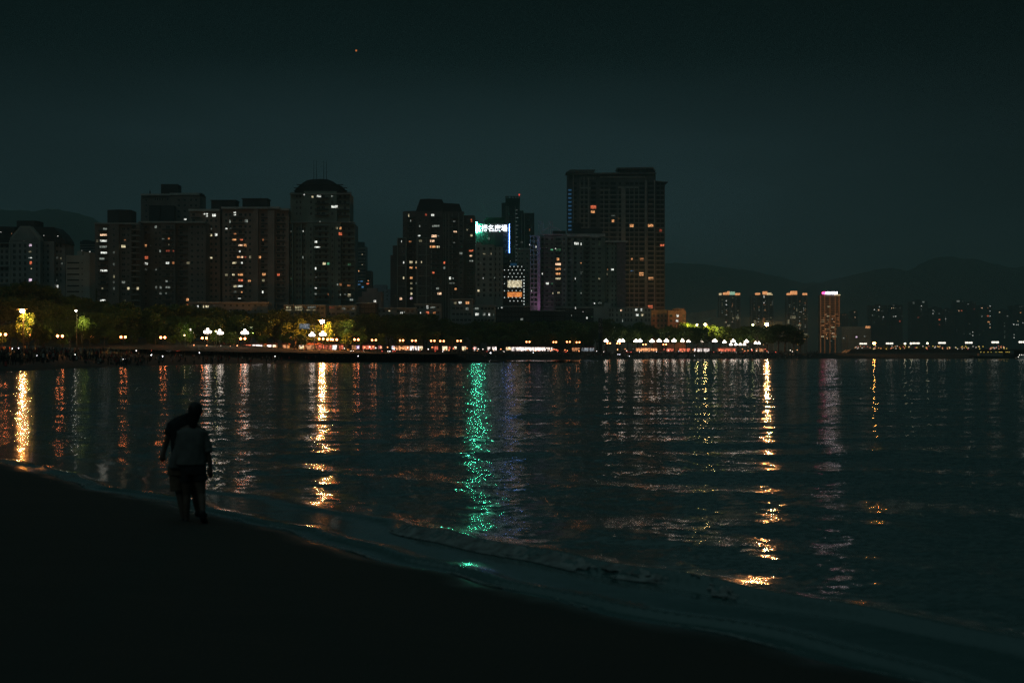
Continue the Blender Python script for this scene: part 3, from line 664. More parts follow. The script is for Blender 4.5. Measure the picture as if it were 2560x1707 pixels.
for i in range(17):
    y = 340+i*57
    for xa, xc, yy in ((500, 610, 0 if y < 585 else -1.5), (248, 350, 2 if y < 585 else 1.4), (720, 800, 1.2), (905, 975, 2.5)):
        if xa == 905 and y < 350: continue
        m = MB(); m.box(bx(xa), bx(xc), yy-1.0, yy-.02, bz(y+32), bz(y+16)); b_.parts('balcony', m, RAIL)
b_.grid([(zx(Zq,x), w/4.355) for x, w in ((215, 20), (290, 36), (335, 16), (395, 26), (455, 22), (530, 44), (590, 34), (655, 18), (690, 16), (725, 26), (765, 34), (840, 30), (915, 20), (953, 34))], zy(Zq,397), zy(Zq,1250), P3, 27/4.355)
b_.lit(Z3, '270 343 12 30 Y;290 403 12 26 w;457 335 22 26 r;530 340 36 26 W;388 457 16 24 w;565 457 86 22 w;765 414 28 26 w;952 400 16 38 R;905 497 16 22 y;775 525 40 26 S;383 562 26 20 W;545 568 60 30 S;592 566 20 14 w;953 560 22 28 Y;397 620 34 24 y;525 622 52 26 S;285 627 30 20 o;190 627 8 22 W;530 682 66 26 O;590 686 36 26 Y;763 590 34 12 D;763 643 22 20 w;838 755 36 24 w;950 725 52 24 R;945 780 32 22 S;950 835 42 24 w;655 858 24 26 R;655 912 22 28 w;293 852 40 26 Y;352 852 18 28 Y;215 853 14 26 W;408 850 10 22 Y;295 910 34 22 O;350 910 14 22 O;537 965 28 24 R;213 1023 14 28 Y;297 1022 30 26 O;720 1025 22 30 W;750 1028 22 20 w;297 1080 24 22 y;350 1080 10 22 D;740 1080 60 20 D;297 1137 26 24 y;585 1137 36 24 w;780 1145 24 26 O;603 1193 46 28 S;297 1193 24 26 Y;182 1248 30 26 S;297 1243 28 24 P;743 1100 10 8 W')
b_.done()
# --- I
b_ = Bld('apartment_building', 'plain grey mid rise block with regular dark windows below the rooftop sign', 1222, 780, PALE, 'apartment block')
b_.vol(zx(Zq,1000), zx(Zq,1052), zy(Zq,635), y=2, mi=0); b_.vol(zx(Zq,1050), zx(Zq,1200), zy(Zq,660), y=0); b_.vol(zx(Zq,1200), zx(Zq,1292), zy(Zq,685), y=1)
b_.grid([(zx(Zq,x), w/4.355) for x, w in ((1028, 22), (1090, 28), (1160, 28), (1215, 14), (1260, 14))], zy(Zq,705), zy(Zq,1230), 12.9, 7)
b_.lit(Z3, '1090 762 30 18 y;1167 762 10 22 Y;1080 1022 10 20 W;1203 1022 8 16 w;1028 1162 26 24 Y;1052 858 8 8 W'); b_.done()
# --- J with the sign on its roof
b_ = Bld('office_tower', 'black office tower carrying the glowing white characters, blue light line down its corner', 1236, 850, pmat('black_cladding', (.022, .026, .028), .8), 'office tower')
b_.vol(zx(Zq,995), zx(Zq,1355), zy(Zq,430), y=0, dep=20); b_.vol(zx(Zq,1110), zx(Zq,1320), zy(Zq,365), zy(Zq,432), y=5, dep=10); b_.vol(zx(Zq,1090), zx(Zq,1120), zy(Zq,385), zy(Zq,432), y=6, dep=6)
m = MB(); m.box(b_.x(zx(Zq,1365))-.08, b_.x(zx(Zq,1365))+.08, -.5, -.1, b_.z(zy(Zq,750)), b_.z(zy(Zq,436))); b_.parts('light_line', m, glow('blue_line', (.13, .33, 1), 32), 'vertical blue light line')
m = MB(); m.box(b_.x(zx(Zq,1355)), b_.x(zx(Zq,1370)), -.1, 6, 0, b_.z(zy(Zq,432))); b_.parts('corner_fin', m, DARK)
b_.grid([(zx(Zq,x), 5) for x in (1310, 1335)], zy(Zq,560), zy(Zq,1250), 13, 6, frame=FRAMED)
b_.lit(Z3, '1140 593 24 28 D;1375 840 8 8 W'); b_.done()
# the rooftop sign
sg = thing('rooftop_sign', 'glowing rooftop sign with four white characters and a green leaf emblem', 'sign', (PX(zx(Zq,1180),850), 848.6, PZ(zy(Zq,530),850)))
cu = bpy.data.curves.new('sign_text', 'FONT'); cu.body = '\u63da\u540d\u5ee3\u5834'; cu.size = 1; cu.offset = .012; cu.extrude = .03
tmp = bpy.data.objects.new('sign_text', cu); COL.objects.link(tmp)
dg = bpy.context.evaluated_depsgraph_get(); tme = bpy.data.meshes.new_from_object(tmp.evaluated_get(dg)); bpy.data.objects.remove(tmp)
co = np.array([v.co[:] for v in tme.vertices]) if len(tme.vertices) else np.zeros((1, 3))
mn, mx = co.min(0), co.max(0)
x0, x1 = PX(zx(Zq,1060),848.6), PX(zx(Zq,1342),848.6); z0, z1 = PZ(zy(Zq,519),848.6), PZ(zy(Zq,445),848.6)
for v in tme.vertices:
    a = (v.co.x-mn[0])/(mx[0]-mn[0]); c = (v.co.y-mn[1])/(mx[1]-mn[1]); d = v.co.z
    v.co = (x0+(x1-x0)*a - sg.location.x, -d*3-.35, z0+(z1-z0)*c - sg.location.z)
tme.materials.clear(); tme.materials.append(glow('sign_white', (.86, .93, 1), 2.6)); tme.name = 'characters'
o = link('characters', tme, sg); o['label'] = 'four white glowing characters'
em = MB()
def er(x, y): return (PX(1180+x/23.52, 848.6)-sg.location.x, PZ(545+y/23.52, 848.6)-sg.location.z)
def stroke(mb, a, c, r, y0=-.6, y1=-.2, k=9):
    """flat round-ended stroke in the sign plane"""
    (ax, az_), (cx, cz) = a, c; an = math.atan2(cz-az_, cx-ax); pts = []
    for i in range(k): t = an+math.pi/2+math.pi*i/(k-1); pts.append((ax+r*math.cos(t), az_+r*math.sin(t)))
    for i in range(k): t = an-math.pi/2+math.pi*i/(k-1); pts.append((cx+r*math.cos(t), cz+r*math.sin(t)))
    mb.prism(pts, y0, y1)
stroke(em, er(232, 440), er(395, 690), .60, -.60); stroke(em, er(440, 490), er(300, 620), .42, -.62); stroke(em, er(235, 730), er(330, 590), .50, -.64); stroke(em, er(395, 690), er(440, 745), .5, -.66)
stroke(em, er(215, 245), er(275, 255), .17, -.56); stroke(em, er(275, 255), er(290, 420), .19, -.58); stroke(em, er(290, 640), er(278, 850), .22, -.57)
o = em.build('emblem', glow('emblem_green', (.09, 1, .55), 130), sg); o['label'] = 'green glowing leaf emblem'
fm = MB()
for i in range(9):
    x = sg.location.x*0 + (PX(1185+i*10.2, 848.6)-sg.location.x); fm.box(x-.08, x+.08, .1, .3, 0, 22*.24*1)
for z in (.1, 2.4, 4.9): fm.box(PX(1185,848.6)-sg.location.x, PX(1268,848.6)-sg.location.x, .3, .45, z, z+.12)
fm.build('sign_frame', METAL, sg)
# --- K facade of light dots
b_ = Bld('media_building', 'low dark building front dotted with white lights around two bright golden and orange panels', 1285, 760, DARK, 'building')
b_.vol(zx(Zq,1298), zx(Zq,1530), zy(Zq,890), y=0, dep=12)
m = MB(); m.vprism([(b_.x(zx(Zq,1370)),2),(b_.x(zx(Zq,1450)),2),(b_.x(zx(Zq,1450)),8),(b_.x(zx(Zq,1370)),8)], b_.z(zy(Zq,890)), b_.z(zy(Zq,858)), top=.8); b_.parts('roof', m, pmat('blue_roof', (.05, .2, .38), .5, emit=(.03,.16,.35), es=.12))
dm = glow('dot_white', (.85, .95, .9), 1.6, False); k = 0
for r_ in range(11):
    y = 899+r_*37.5
    for c_ in range(6):
        x = 1372+c_*41.5-(60 if r_ % 2 else 0)+(c_*1.0)
        if 1052 < y < 1124 and 1345 < x < 1500 or 1178 < y < 1230 and 1345 < x < 1500 or x > 1528: continue
        m = MB(); m.ball((0,0,0), .19, 6, 4); o = m.build('light_dot', dm, b_.root, (b_.x(zx(Zq,x)), -.25, b_.z(zy(Zq,y)))); 
for r_ in range(9):
    y = 1045+r_*33; m = MB(); m.ball((0,0,0), .24, 6, 4); m.build('light_dot', dm, b_.root, (b_.x(zx(Zq,1524)), -.3, b_.z(zy(Zq,y))))
def panel_mat(name, c0, c1, s):
    m = bpy.data.materials.new(name); m.use_nodes = True; nt = m.node_tree; b = nt.nodes['Principled BSDF']
    t = N(nt, 'ShaderNodeTexCoord'); n = N(nt, 'ShaderNodeTexNoise'); n.inputs['Scale'].default_value = 1.1; n.inputs['Detail'].default_value = 6; n.inputs['Roughness'].default_value = .8
    nt.links.new(t.outputs['Object'], n.inputs['Vector']); r = N(nt, 'ShaderNodeValToRGB'); nt.links.new(n.outputs['Fac'], r.inputs[0])
    r.color_ramp.elements[0].position = .38; r.color_ramp.elements[0].color = (*c0, 1); r.color_ramp.elements[1].position = .62; r.color_ramp.elements[1].color = (*c1, 1)
    nt.links.new(r.outputs[0], b.inputs['Emission Color']); b.inputs['Emission Strength'].default_value = s; m.cycles.emission_sampling = 'NONE'; return m
for (ya, yc, nm, c0, c1, lb) in ((1050, 1125, 'golden_panel', (.06, .05, .03), (1, .86, .55), 'golden light panel'), (1178, 1230, 'orange_panel', (.25, .04, .01), (1, .34, .06), 'orange light panel')):
    m = MB(); m.box(b_.x(zx(Zq,1345)), b_.x(zx(Zq,1500)), -.3, -.02, b_.z(zy(Zq,yc)), b_.z(zy(Zq,ya)))
    b_.parts('light_panel', m, panel_mat(nm, c0, c1, 1.15), lb)
b_.done()
# --- L towers behind
b_ = Bld('glass_tower', 'slim teal glass tower with a red beacon on top, behind the rooftop sign', 1285, 1150, TEAL, 'tower', trim=GREY)
b_.vol(zx(Zq,1280), zx(Zq,1330), zy(Zq,205), y=3); b_.vol(zx(Zq,1325), zx(Zq,1478), zy(Zq,235), y=0); b_.vol(zx(Zq,1478), zx(Zq,1520), zy(Zq,290), y=2); b_.vol(zx(Zq,1520), zx(Zq,1636), zy(Zq,316), y=3)
cg = MB()
for x in (1328, 1350, 1385, 1420, 1450, 1474): cg.box(b_.x(zx(Zq,x))-.5, b_.x(zx(Zq,x))+.5, 0, 1.2, b_.z(zy(Zq,236)), b_.z(zy(Zq,135)))
cg.box(b_.x(zx(Zq,1325)), b_.x(zx(Zq,1478)), 0, 1, b_.z(zy(Zq,140)), b_.z(zy(Zq,133))); cg.box(b_.x(zx(Zq,1325)), b_.x(zx(Zq,1478)), 2, 12, b_.z(zy(Zq,236)), b_.z(zy(Zq,150))); b_.parts('crown', cg, TEAL)
m = MB(); m.ball((b_.x(zx(Zq,1473)), 0, b_.z(zy(Zq,118))), .7); m.tube((b_.x(zx(Zq,1473)), 0, b_.z(zy(Zq,135))), (b_.x(zx(Zq,1473)), 0, b_.z(zy(Zq,120))), .15, .1); b_.parts('beacon', m, glow('red_beacon', (1, .08, .05), .9, False), 'red beacon')
for x in (1330, 1350, 1430, 1500, 1530): b_.wm.box(b_.x(zx(Zq,x))-.3, b_.x(zx(Zq,x))+.3, -.4, 3, 0, b_.z(zy(Zq,240 if x < 1478 else 318)), 1)
b_.grid([(zx(Zq,x), 7) for x in (1302, 1375, 1405)]+[(zx(Zq,1575), 10)], zy(Zq,330), zy(Zq,880), 9.3, 5)
for i in range(14):
    y = 285+i*42; m = MB(); w = random.uniform(14, 40); m.box(b_.x(zx(Zq,1432)), b_.x(zx(Zq,1432+w)), -.5, -.2, b_.z(zy(Zq,y))-.2, b_.z(zy(Zq,y))+.25); b_.parts('glow_strip', m, glow('faint_strip', (.7, .85, .8), .10, False))
b_.lit(Z3, '1585 500 8 26 o;1585 660 8 18 W;1500 635 20 20 D'); b_.done(60)
b_ = Bld('apartment_building', 'grey slab with pale roof edge, left of the purple lit column', 1325, 900, GREY, 'apartment block', trim=TRIM)
b_.vol(zx(Zq,1450), zx(Zq,1600), zy(Zq,700), y=0); b_.vol(zx(Zq,1535), zx(Zq,1602), zy(Zq,945), y=-3, dep=5); b_.wm.box(b_.x(zx(Zq,1450)), b_.x(zx(Zq,1600)), -.6, 3, b_.z(zy(Zq,720)), b_.z(zy(Zq,698)), 1)
b_.grid([(zx(Zq,x), 5) for x in (1475, 1505, 1560)], zy(Zq,760), zy(Zq,1300), 12, 5, frame=FRAMED); b_.done()
# --- M/N
Zq = Z4
b_ = Bld('apartment_tower', 'narrow pale tower with an uplit purple column and open roof frames', 1338, 858, PALE, 'apartment tower', trim=TRIM)
b_.vol(zx(Zq,97), zx(Zq,190), zy(Zq,705), y=0)
for i in range(15):
    y = 712+i*43.6; b_.wm.box(b_.x(zx(Zq,96)), b_.x(zx(Zq,166)), -.9, 0, b_.z(zy(Zq,y))-.18, b_.z(zy(Zq,y))+.18, 1)
for x in (98, 130, 163): b_.wm.box(b_.x(zx(Zq,x))-.18, b_.x(zx(Zq,x))+.18, -.95, 0, 0, b_.z(zy(Zq,700)), 1)
m = MB(); m.box(b_.x(zx(Zq,166)), b_.x(zx(Zq,188)), -1.2, -.02, 0, b_.z(zy(Zq,710))); b_.parts('column', m, pmat('pinkish_column', (.62, .5, .6), .8), 'pale column washed by a purple lamp')
m = MB()
for x in (175, 195, 215, 265, 285, 305): m.box(b_.x(zx(Zq,x))-.15, b_.x(zx(Zq,x))+.15, 2, 2.3, b_.z(zy(Zq,700)), b_.z(zy(Zq,572)))
for xa, xc in ((172, 217), (262, 308)):
    for y in (574, 590): m.box(b_.x(zx(Zq,xa)), b_.x(zx(Zq,xc)), 1.9, 2.4, b_.z(zy(Zq,y))-.15, b_.z(zy(Zq,y))+.15)
pa = [(b_.x(zx(Zq,215+i*19)), b_.z(zy(Zq,660-36*math.sin(math.pi*i/9)))) for i in range(10)]
for i in range(9): m.tube((pa[i][0],2.4,pa[i][1]), (pa[i+1][0],2.4,pa[i+1][1]), .16, .16, 4)
b_.parts('roof_frame', m, TRIM)
b_.grid([(zx(Zq,x), 6.5) for x in (114, 147)], zy(Zq,735), zy(Zq,1350), 43.6/3.734, 6.5)
b_.lit(Z4, '108 1222 8 24 W;150 810 10 24 W'); b_.done()
ul = bpy.data.lights.new('purple_uplight', 'SPOT'); ul.energy = 4500; ul.color = (.95, .42, .85); ul.spot_size = R(70); ul.spot_blend = 1; ul.shadow_soft_size = .3
uo = bpy.data.objects.new('purple_uplight', ul); COL.objects.link(uo); uo.location = (PX(zx(Zq,176),857), 850, 9); uo.rotation_euler = (R(150), 0, 0)
ul2 = bpy.data.objects.new('purple_uplight', ul.copy()); ul2.data.energy = 8000; ul2.data.spot_size = R(40); COL.objects.link(ul2); ul2.location = (PX(zx(Zq,172),857), 848, 14); ul2.rotation_euler = (R(165), 0, 0)

b_ = Bld('apartment_building', 'broad greenish apartment block with stepped roof terraces in front of the tallest tower', 1420, 875, GREEN, 'apartment block', trim=TRIM)
b_.vol(zx(Zq,188), zx(Zq,232), zy(Zq,712), y=.5); b_.vol(zx(Zq,232), zx(Zq,395), zy(Zq,708), y=0); b_.vol(zx(Zq,393), zx(Zq,436), zy(Zq,690), y=-1); b_.vol(zx(Zq,436), zx(Zq,655), zy(Zq,692), y=1)
b_.vol(zx(Zq,655), zx(Zq,795), zy(Zq,700), y=-.4); b_.vol(zx(Zq,793), zx(Zq,908), zy(Zq,762), y=2)
m = MB(); m.box(b_.x(zx(Zq,905)), b_.x(zx(Zq,988)), .5, 15, 0, b_.z(zy(Zq,758))); b_.parts('wall', m, pmat('plain_side', (.24, .19, .19), .9), 'plain windowless brownish end wall')
b_.wm.box(b_.x(zx(Zq,793)), b_.x(zx(Zq,1006)), -.2, 10, b_.z(zy(Zq,768)), b_.z(zy(Zq,752)), 1); b_.wm.box(b_.x(zx(Zq,188)), b_.x(zx(Zq,436)), -1.4, 6, b_.z(zy(Zq,700)), b_.z(zy(Zq,694)), 1); b_.wm.box(b_.x(zx(Zq,436)), b_.x(zx(Zq,795)), -.8, 6, b_.z(zy(Zq,716)), b_.z(zy(Zq,690)), 1)
m = MB(); m.box(b_.x(zx(Zq,495)), b_.x(zx(Zq,572)), 5, 11, b_.z(zy(Zq,692)), b_.z(zy(Zq,580))); m.box(b_.x(zx(Zq,572)), b_.x(zx(Zq,770)), 6, 12, b_.z(zy(Zq,700)), b_.z(zy(Zq,630))); m.box(b_.x(zx(Zq,300)), b_.x(zx(Zq,430)), 5, 9, b_.z(zy(Zq,700)), b_.z(zy(Zq,655)))
m.box(b_.x(zx(Zq,700)), b_.x(zx(Zq,770)), 4, 12, b_.z(zy(Zq,700)), b_.z(zy(Zq,660))); b_.parts('penthouse', m, TANK)
m = MB(); m.prism([(b_.x(zx(Zq,648)),b_.z(zy(Zq,726))),(b_.x(zx(Zq,655)),b_.z(zy(Zq,712))),(b_.x(zx(Zq,745)),b_.z(zy(Zq,694))),(b_.x(zx(Zq,730)),b_.z(zy(Zq,728)))], -3, 2); b_.parts('awning', m, pmat('awning_white', (.5, .52, .5), .7))
for x in (190, 232, 312, 392, 436, 495, 590, 655, 722, 790): b_.wm.box(b_.x(zx(Zq,x))-.18, b_.x(zx(Zq,x))+.18, -1.3, 2, 0, b_.z(zy(Zq,716)), 0)
for i in range(15):
    y = 760+i*43.6
    for xa, xc, yy in ((325, 388, 0), (600, 650, 1)):
        m = MB(); m.box(b_.x(zx(Zq,xa)), b_.x(zx(Zq,xc)), yy-1, yy-.02, b_.z(zy(Zq,y+20)), b_.z(zy(Zq,y+6))); b_.parts('balcony', m, RAIL)
    for xa, xc in ((196, 320), (660, 790)): b_.wm.box(b_.x(zx(Zq,xa)), b_.x(zx(Zq,xc)), -.7, 1, b_.z(zy(Zq,y+16))-.1, b_.z(zy(Zq,y+16))+.1, 0)
b_.grid([(zx(Zq,x), w/3.734) for x, w in ((210, 20), (250, 26), (298, 22), (356, 48), (412, 18), (460, 26), (517, 24), (570, 14), (625, 28), (685, 30), (742, 26), (818, 14), (862, 16), (893, 12))], zy(Zq,740), zy(Zq,1390), 43.6/3.734, 6.6)
b_.lit(Z4, '527 780 44 26 W;570 785 8 24 W;298 838 28 16 G;332 828 12 12 W;358 838 50 24 g;742 790 10 16 g;355 927 24 28 O;356 974 54 26 S;356 1020 54 26 O;354 1064 48 26 O;356 1110 52 26 Y;416 1022 16 14 D;570 963 12 12 O;818 1022 8 12 o;862 1022 28 20 W;813 1065 8 18 y;517 1105 10 22 W;570 1055 8 26 D;740 1108 18 18 y;208 1062 14 16 W;255 1153 28 22 W;298 1153 22 18 g;307 1243 8 18 Y;360 1243 22 24 Y;570 1240 10 20 w;517 1380 10 22 W')
b_.done()
# --- P tallest
b_ = Bld('apartment_tower', 'tallest tower, a broad slab with pale floor lines, flat overhanging roofs and scattered orange windows', 1540, 1010, pmat('tower_wall', (.15, .155, .15), .85, scale=.1), 'apartment tower', trim=pmat('tower_lines', (.40, .39, .36), .85, scale=.2), frame=FRAMED)
b_.vol(zx(Zq,445), zx(Zq,495), zy(Zq,128), y=3, dep=18); b_.vol(zx(Zq,493), zx(Zq,1172), zy(Zq,135), y=0, dep=20); b_.vol(zx(Zq,1170), zx(Zq,1266), zy(Zq,135), y=-1, dep=18); b_.vol(zx(Zq,1262), zx(Zq,1352), zy(Zq,204), y=4, dep=16)
rf = MB(); rf.prism([(b_.x(zx(Zq,428)),b_.z(zy(Zq,118))),(b_.x(zx(Zq,470)),b_.z(zy(Zq,94))),(b_.x(zx(Zq,703)),b_.z(zy(Zq,94))),(b_.x(zx(Zq,688)),b_.z(zy(Zq,120)))], -2, 18)
rf.box(b_.x(zx(Zq,450)), b_.x(zx(Zq,690)), 0, 17, b_.z(zy(Zq,136)), b_.z(zy(Zq,119)))
rf.prism([(b_.x(zx(Zq,490)),b_.z(zy(Zq,139))),(b_.x(zx(Zq,530)),b_.z(zy(Zq,124))),(b_.x(zx(Zq,1270)),b_.z(zy(Zq,122))),(b_.x(zx(Zq,1270)),b_.z(zy(Zq,134)))], -2.5, 0.5)
rf.prism([(b_.x(zx(Zq,905)),b_.z(zy(Zq,74))),(b_.x(zx(Zq,1240)),b_.z(zy(Zq,70))),(b_.x(zx(Zq,1266)),b_.z(zy(Zq,106))),(b_.x(zx(Zq,1255)),b_.z(zy(Zq,110))),(b_.x(zx(Zq,1235)),b_.z(zy(Zq,84))),(b_.x(zx(Zq,915)),b_.z(zy(Zq,88)))], -1.5, 17)
rf.box(b_.x(zx(Zq,935)), b_.x(zx(Zq,1250)), 1, 16, b_.z(zy(Zq,134)), b_.z(zy(Zq,86)))
rf.prism([(b_.x(zx(Zq,1255)),b_.z(zy(Zq,200))),(b_.x(zx(Zq,1260)),b_.z(zy(Zq,192))),(b_.x(zx(Zq,1385)),b_.z(zy(Zq,204))),(b_.x(zx(Zq,1350)),b_.z(zy(Zq,208)))], 1, 18)
b_.parts('roof', rf, pmat('roof_overhang', (.20, .19, .18), .8))
TX = b_.x
for i in range(25):
    y = 325+i*43.6
    for xa, xc, yy in ((563, 640, -.02), (745, 945, -.02), (980, 1165, -.02), (1188, 1256, -1.02), (1258, 1350, 3.9)):
        b_.wm.box(TX(zx(Zq,xa)), TX(zx(Zq,xc)), yy-.5, yy, b_.z(zy(Zq,y))-.28, b_.z(zy(Zq,y))+.28, 1)
for x, w, t in ((497, .3, 139), (560, .25, 160), (597, .25, 160), (640, .5, 160), (782, .25, 280), (830, .25, 280), (915, .25, 280), (965, 1.5, 255), (1022, .22, 270), (1065, .22, 270), (1108, .22, 270), (1177, 1.0, 190), (1188, .3, 190), (1254, .35, 190)):
    yy = 0 if x < 1170 else -1; b_.wm.box(TX(zx(Zq,x))-w, TX(zx(Zq,x))+w, yy-.62, yy, 0, b_.z(zy(Zq,t)), 1)
for xa, xc, y in ((745, 840, 280), (565, 660, 262), (915, 1110, 258), (745, 1165, 160)): b_.wm.box(TX(zx(Zq,xa)), TX(zx(Zq,xc)), -.7, 0, b_.z(zy(Zq,y+8)), b_.z(zy(Zq,y-8)), 1)
for i in range(10): x = 575+i*14; b_.wm.box(TX(zx(Zq,x))-.2, TX(zx(Zq,x))+.2, -.7, 0, b_.z(zy(Zq,185)), b_.z(zy(Zq,155)), 1)
b_.grid([(zx(Zq,x), w/3.734) for x, w in ((514, 28), (580, 22), (620, 22), (685, 48), (765, 30), (807, 34), (870, 50), (932, 22), (1003, 34), (1043, 34), (1088, 28), (1137, 46), (1222, 54), (1290, 28), (1328, 28))], zy(Zq,220), zy(Zq,1370), 43.6/3.734, 7.2)
b_.lit(Z4, '685 440 54 34 R;680 485 38 26 O;868 573 26 34 O;870 520 40 12 D;1043 615 40 30 O;1219 613 52 28 O;1313 658 26 28 r;1327 797 40 22 R;1044 928 16 26 O;1136 928 40 30 o;1133 1064 44 32 O;1221 1105 52 26 O;1215 1370 50 30 R;1112 124 36 6 W;1045 1035 30 6 B')
m = MB()
for i in range(11): m.box(TX(zx(Zq,452)), TX(zx(Zq,482)), 2.3, 2.9, b_.z(zy(Zq,285+i*37)), b_.z(zy(Zq,272+i*37)))
b_.parts('glow_strip', m, glow('blue_side', (.06, .24, .5), .22, False), 'added glow panels for blue light up the left edge')  # glow stands in for blue light falling on the side face
b_.done(100)
# --- low buildings in front
b_ = Bld('low_building', 'pale three storey building with a blank end wall at the foot of the tallest tower', 1560, 865, PALE, 'building')
b_.vol(zx(Zq,680), zx(Zq,820), zy(Zq,1370), y=0); b_.vol(zx(Zq,820), zx(Zq,1222), zy(Zq,1378), y=1); b_.vol(zx(Zq,790), zx(Zq,845), zy(Zq,1335), zy(Zq,1380), y=4, dep=5)
b_.grid([(zx(Zq,x), 4.5) for x in (840, 865, 905, 945, 985, 1010, 1040, 1085, 1135, 1175, 1205)], zy(Zq,1400), zy(Zq,1500), 12.4, 7)
b_.lit(Z4, '945 1403 20 20 S;1085 1397 22 24 W;1133 1399 16 26 W;1095 1446 26 24 W;1140 1446 22 26 Y;957 1498 10 30 w;695 1338 12 12 W;745 1336 34 16 D'); b_.done()
b_ = Bld('low_building', 'four storey orange lit building ending the row at the right of the tallest tower', 1670, 905, pmat('warm_tile', (.42, .26, .19), .85), 'building')
b_.vol(zx(Zq,1225), zx(Zq,1385), zy(Zq,1400), y=2); b_.vol(zx(Zq,1380), zx(Zq,1548), zy(Zq,1404), y=0); b_.vol(zx(Zq,1430), zx(Zq,1538), zy(Zq,1386), zy(Zq,1405), y=4, dep=5)
b_.grid([(zx(Zq,x), w) for x, w in ((1250, 5), (1290, 5), (1325, 5), (1360, 5), (1410, 7), (1450, 4), (1490, 6), (1523, 2.5), (1538, 2.5))], zy(Zq,1453), zy(Zq,1550), 12.4, 7)
b_.lit(Z4, '1470 1453 26 24 W;1466 1500 26 26 W'); b_.done()
def low(name, label, Zf, x0, x1, yt, D, wall, wins, lit, extra=None, h=6, pitch=12, trim=None, rows=3):
    global b_
    c = zx(Zf, (x0+x1)/2); D = q_at(c)+100; b_ = Bld(name, label, c, D, wall, 'building', trim=trim or TRIM)
    b_.vol(zx(Zf,x0), zx(Zf,x1), zy(Zf,yt), y=0, dep=12); b_.wm.box(b_.x(zx(Zf,x0))-.3, b_.x(zx(Zf,x1))+.3, -.5, 2, b_.z(zy(Zf,yt))-.4, b_.z(zy(Zf,yt))+.05, 1)
    b_.grid([(zx(Zf,x), w) for x, w in wins], zy(Zf,yt)+8.5, zy(Zf,yt)+8.5+pitch*(rows-1), pitch, h)
    b_.lit(Zf, lit)
    if extra: extra(b_)
    return b_.done()
def W_(x0, x1, n, w): return [(x0+(x1-x0)*(i+.5)/n, w) for i in range(n)]
low('low_building', 'low dark house at the left with a bright white window pair behind the trees', ZA, 870, 2150, 100, 600, GREY, W_(900, 2100, 12, 6), '1010 175 34 52 W;1103 172 26 48 Y;1162 170 60 46 Y;1690 40 50 14 W;1275 152 20 14 w;1350 152 20 14 D;1420 152 14 14 D;842 150 30 24 R')
low('low_building', 'long low villa with yellow lit bays below the domed tower', ZB, 200, 870, 145, 600, pmat('cream_render', (.45, .40, .30), .85), W_(210, 860, 9, 7), '270 185 80 40 y;270 228 110 26 y;435 185 130 46 y;435 228 120 26 y;650 185 150 40 D;640 228 160 22 y')
low('low_building', 'long low house with two red lights, right of the yellow lit villa', ZB, 880, 1370, 155, 605, GREY, W_(890, 1360, 6, 8), '950 188 50 20 r;1005 188 22 20 r;1170 205 60 50 D;1330 200 40 46 D')
low('low_building', 'low dark house with a bright peak lamp below the pink concrete block', ZB, 1380, 1700, 110, 640, DARK, W_(1390, 1690, 5, 6), '1680 84 44 36 W')
low('low_building', 'low grey gabled house left of the dark stepped tower', ZB, 1690, 2350, 190, 640, GREY, W_(1710, 2330, 8, 6), '1915 243 34 22 Y;2115 275 44 40 W;2160 262 16 16 W;1985 265 14 14 w')
low('low_building', 'small dark flat roofed block with red and white windows one above another', ZC, 110, 530, 130, 660, GREY, W_(130, 520, 6, 7), '318 182 38 58 W;405 185 90 30 w;318 275 60 52 R;430 275 50 40 o;205 275 24 30 W', lambda b: b.vol(zx(ZC,200), zx(ZC,420), zy(ZC,305), y=-3, dep=3, mi=1))
low('low_building', 'square dark block with four lit windows, yellow, white, orange and dim', ZC, 690, 1052, 45, 655, GREY, W_(710, 1040, 5, 7), '770 110 46 42 y;850 108 56 40 W;970 112 66 48 O;965 208 46 46 w;700 90 10 10 D', pitch=14.8, rows=4)
low('low_building', 'flat block with a row of three bright white windows under the sign tower', ZC, 1052, 1425, 150, 650, PALE, W_(1070, 1410, 6, 7), '1122 205 66 40 w;1127 298 70 46 W;1243 298 46 46 w;1330 300 36 50 W;1400 305 14 40 D', pitch=14.4)
low('low_building', 'long dark low block under the panel facade with two dim windows', ZC, 1430, 2000, 165, 665, DARK, W_(1450, 1990, 9, 6), '1535 185 30 34 W;1475 200 12 30 w;1860 380 44 40 w')
low('low_building', 'long dark terrace below the greenish apartment block', ZC, 2000, 2560, 235, 670, DARK, W_(2010, 2550, 8, 6), '')
low('low_building', 'long dark low block with small white windows, left of the pale building', ZD, 200, 810, 185, 690, DARK, W_(220, 800, 9, 6), '232 312 14 40 w;288 312 20 34 D;448 318 14 30 w;513 192 22 36 W;637 257 14 14 W;700 355 32 36 W;785 340 30 20 g')
# big pale tent roof left of the far towers
b_ = Bld('exhibition_hall', 'pale hall with a rising curved roof left of the far towers', 1760, 1500, PALE, 'building')
b_.wm.prism([(b_.x(1712), 0), (b_.x(1712), b_.z(782)), (b_.x(1744), b_.z(781)), (b_.x(1770), b_.z(776)), (b_.x(1791), b_.z(772)), (b_.x(1791), 0)], 0, 60)
b_.wm.prism([(b_.x(1765,-30), 0), (b_.x(1765,-30), b_.z(803,-30)), (b_.x(1784,-30), b_.z(793,-30)), (b_.x(1812,-30), b_.z(796,-30)), (b_.x(1812,-30), 0)], -30, -1)
b_.done()

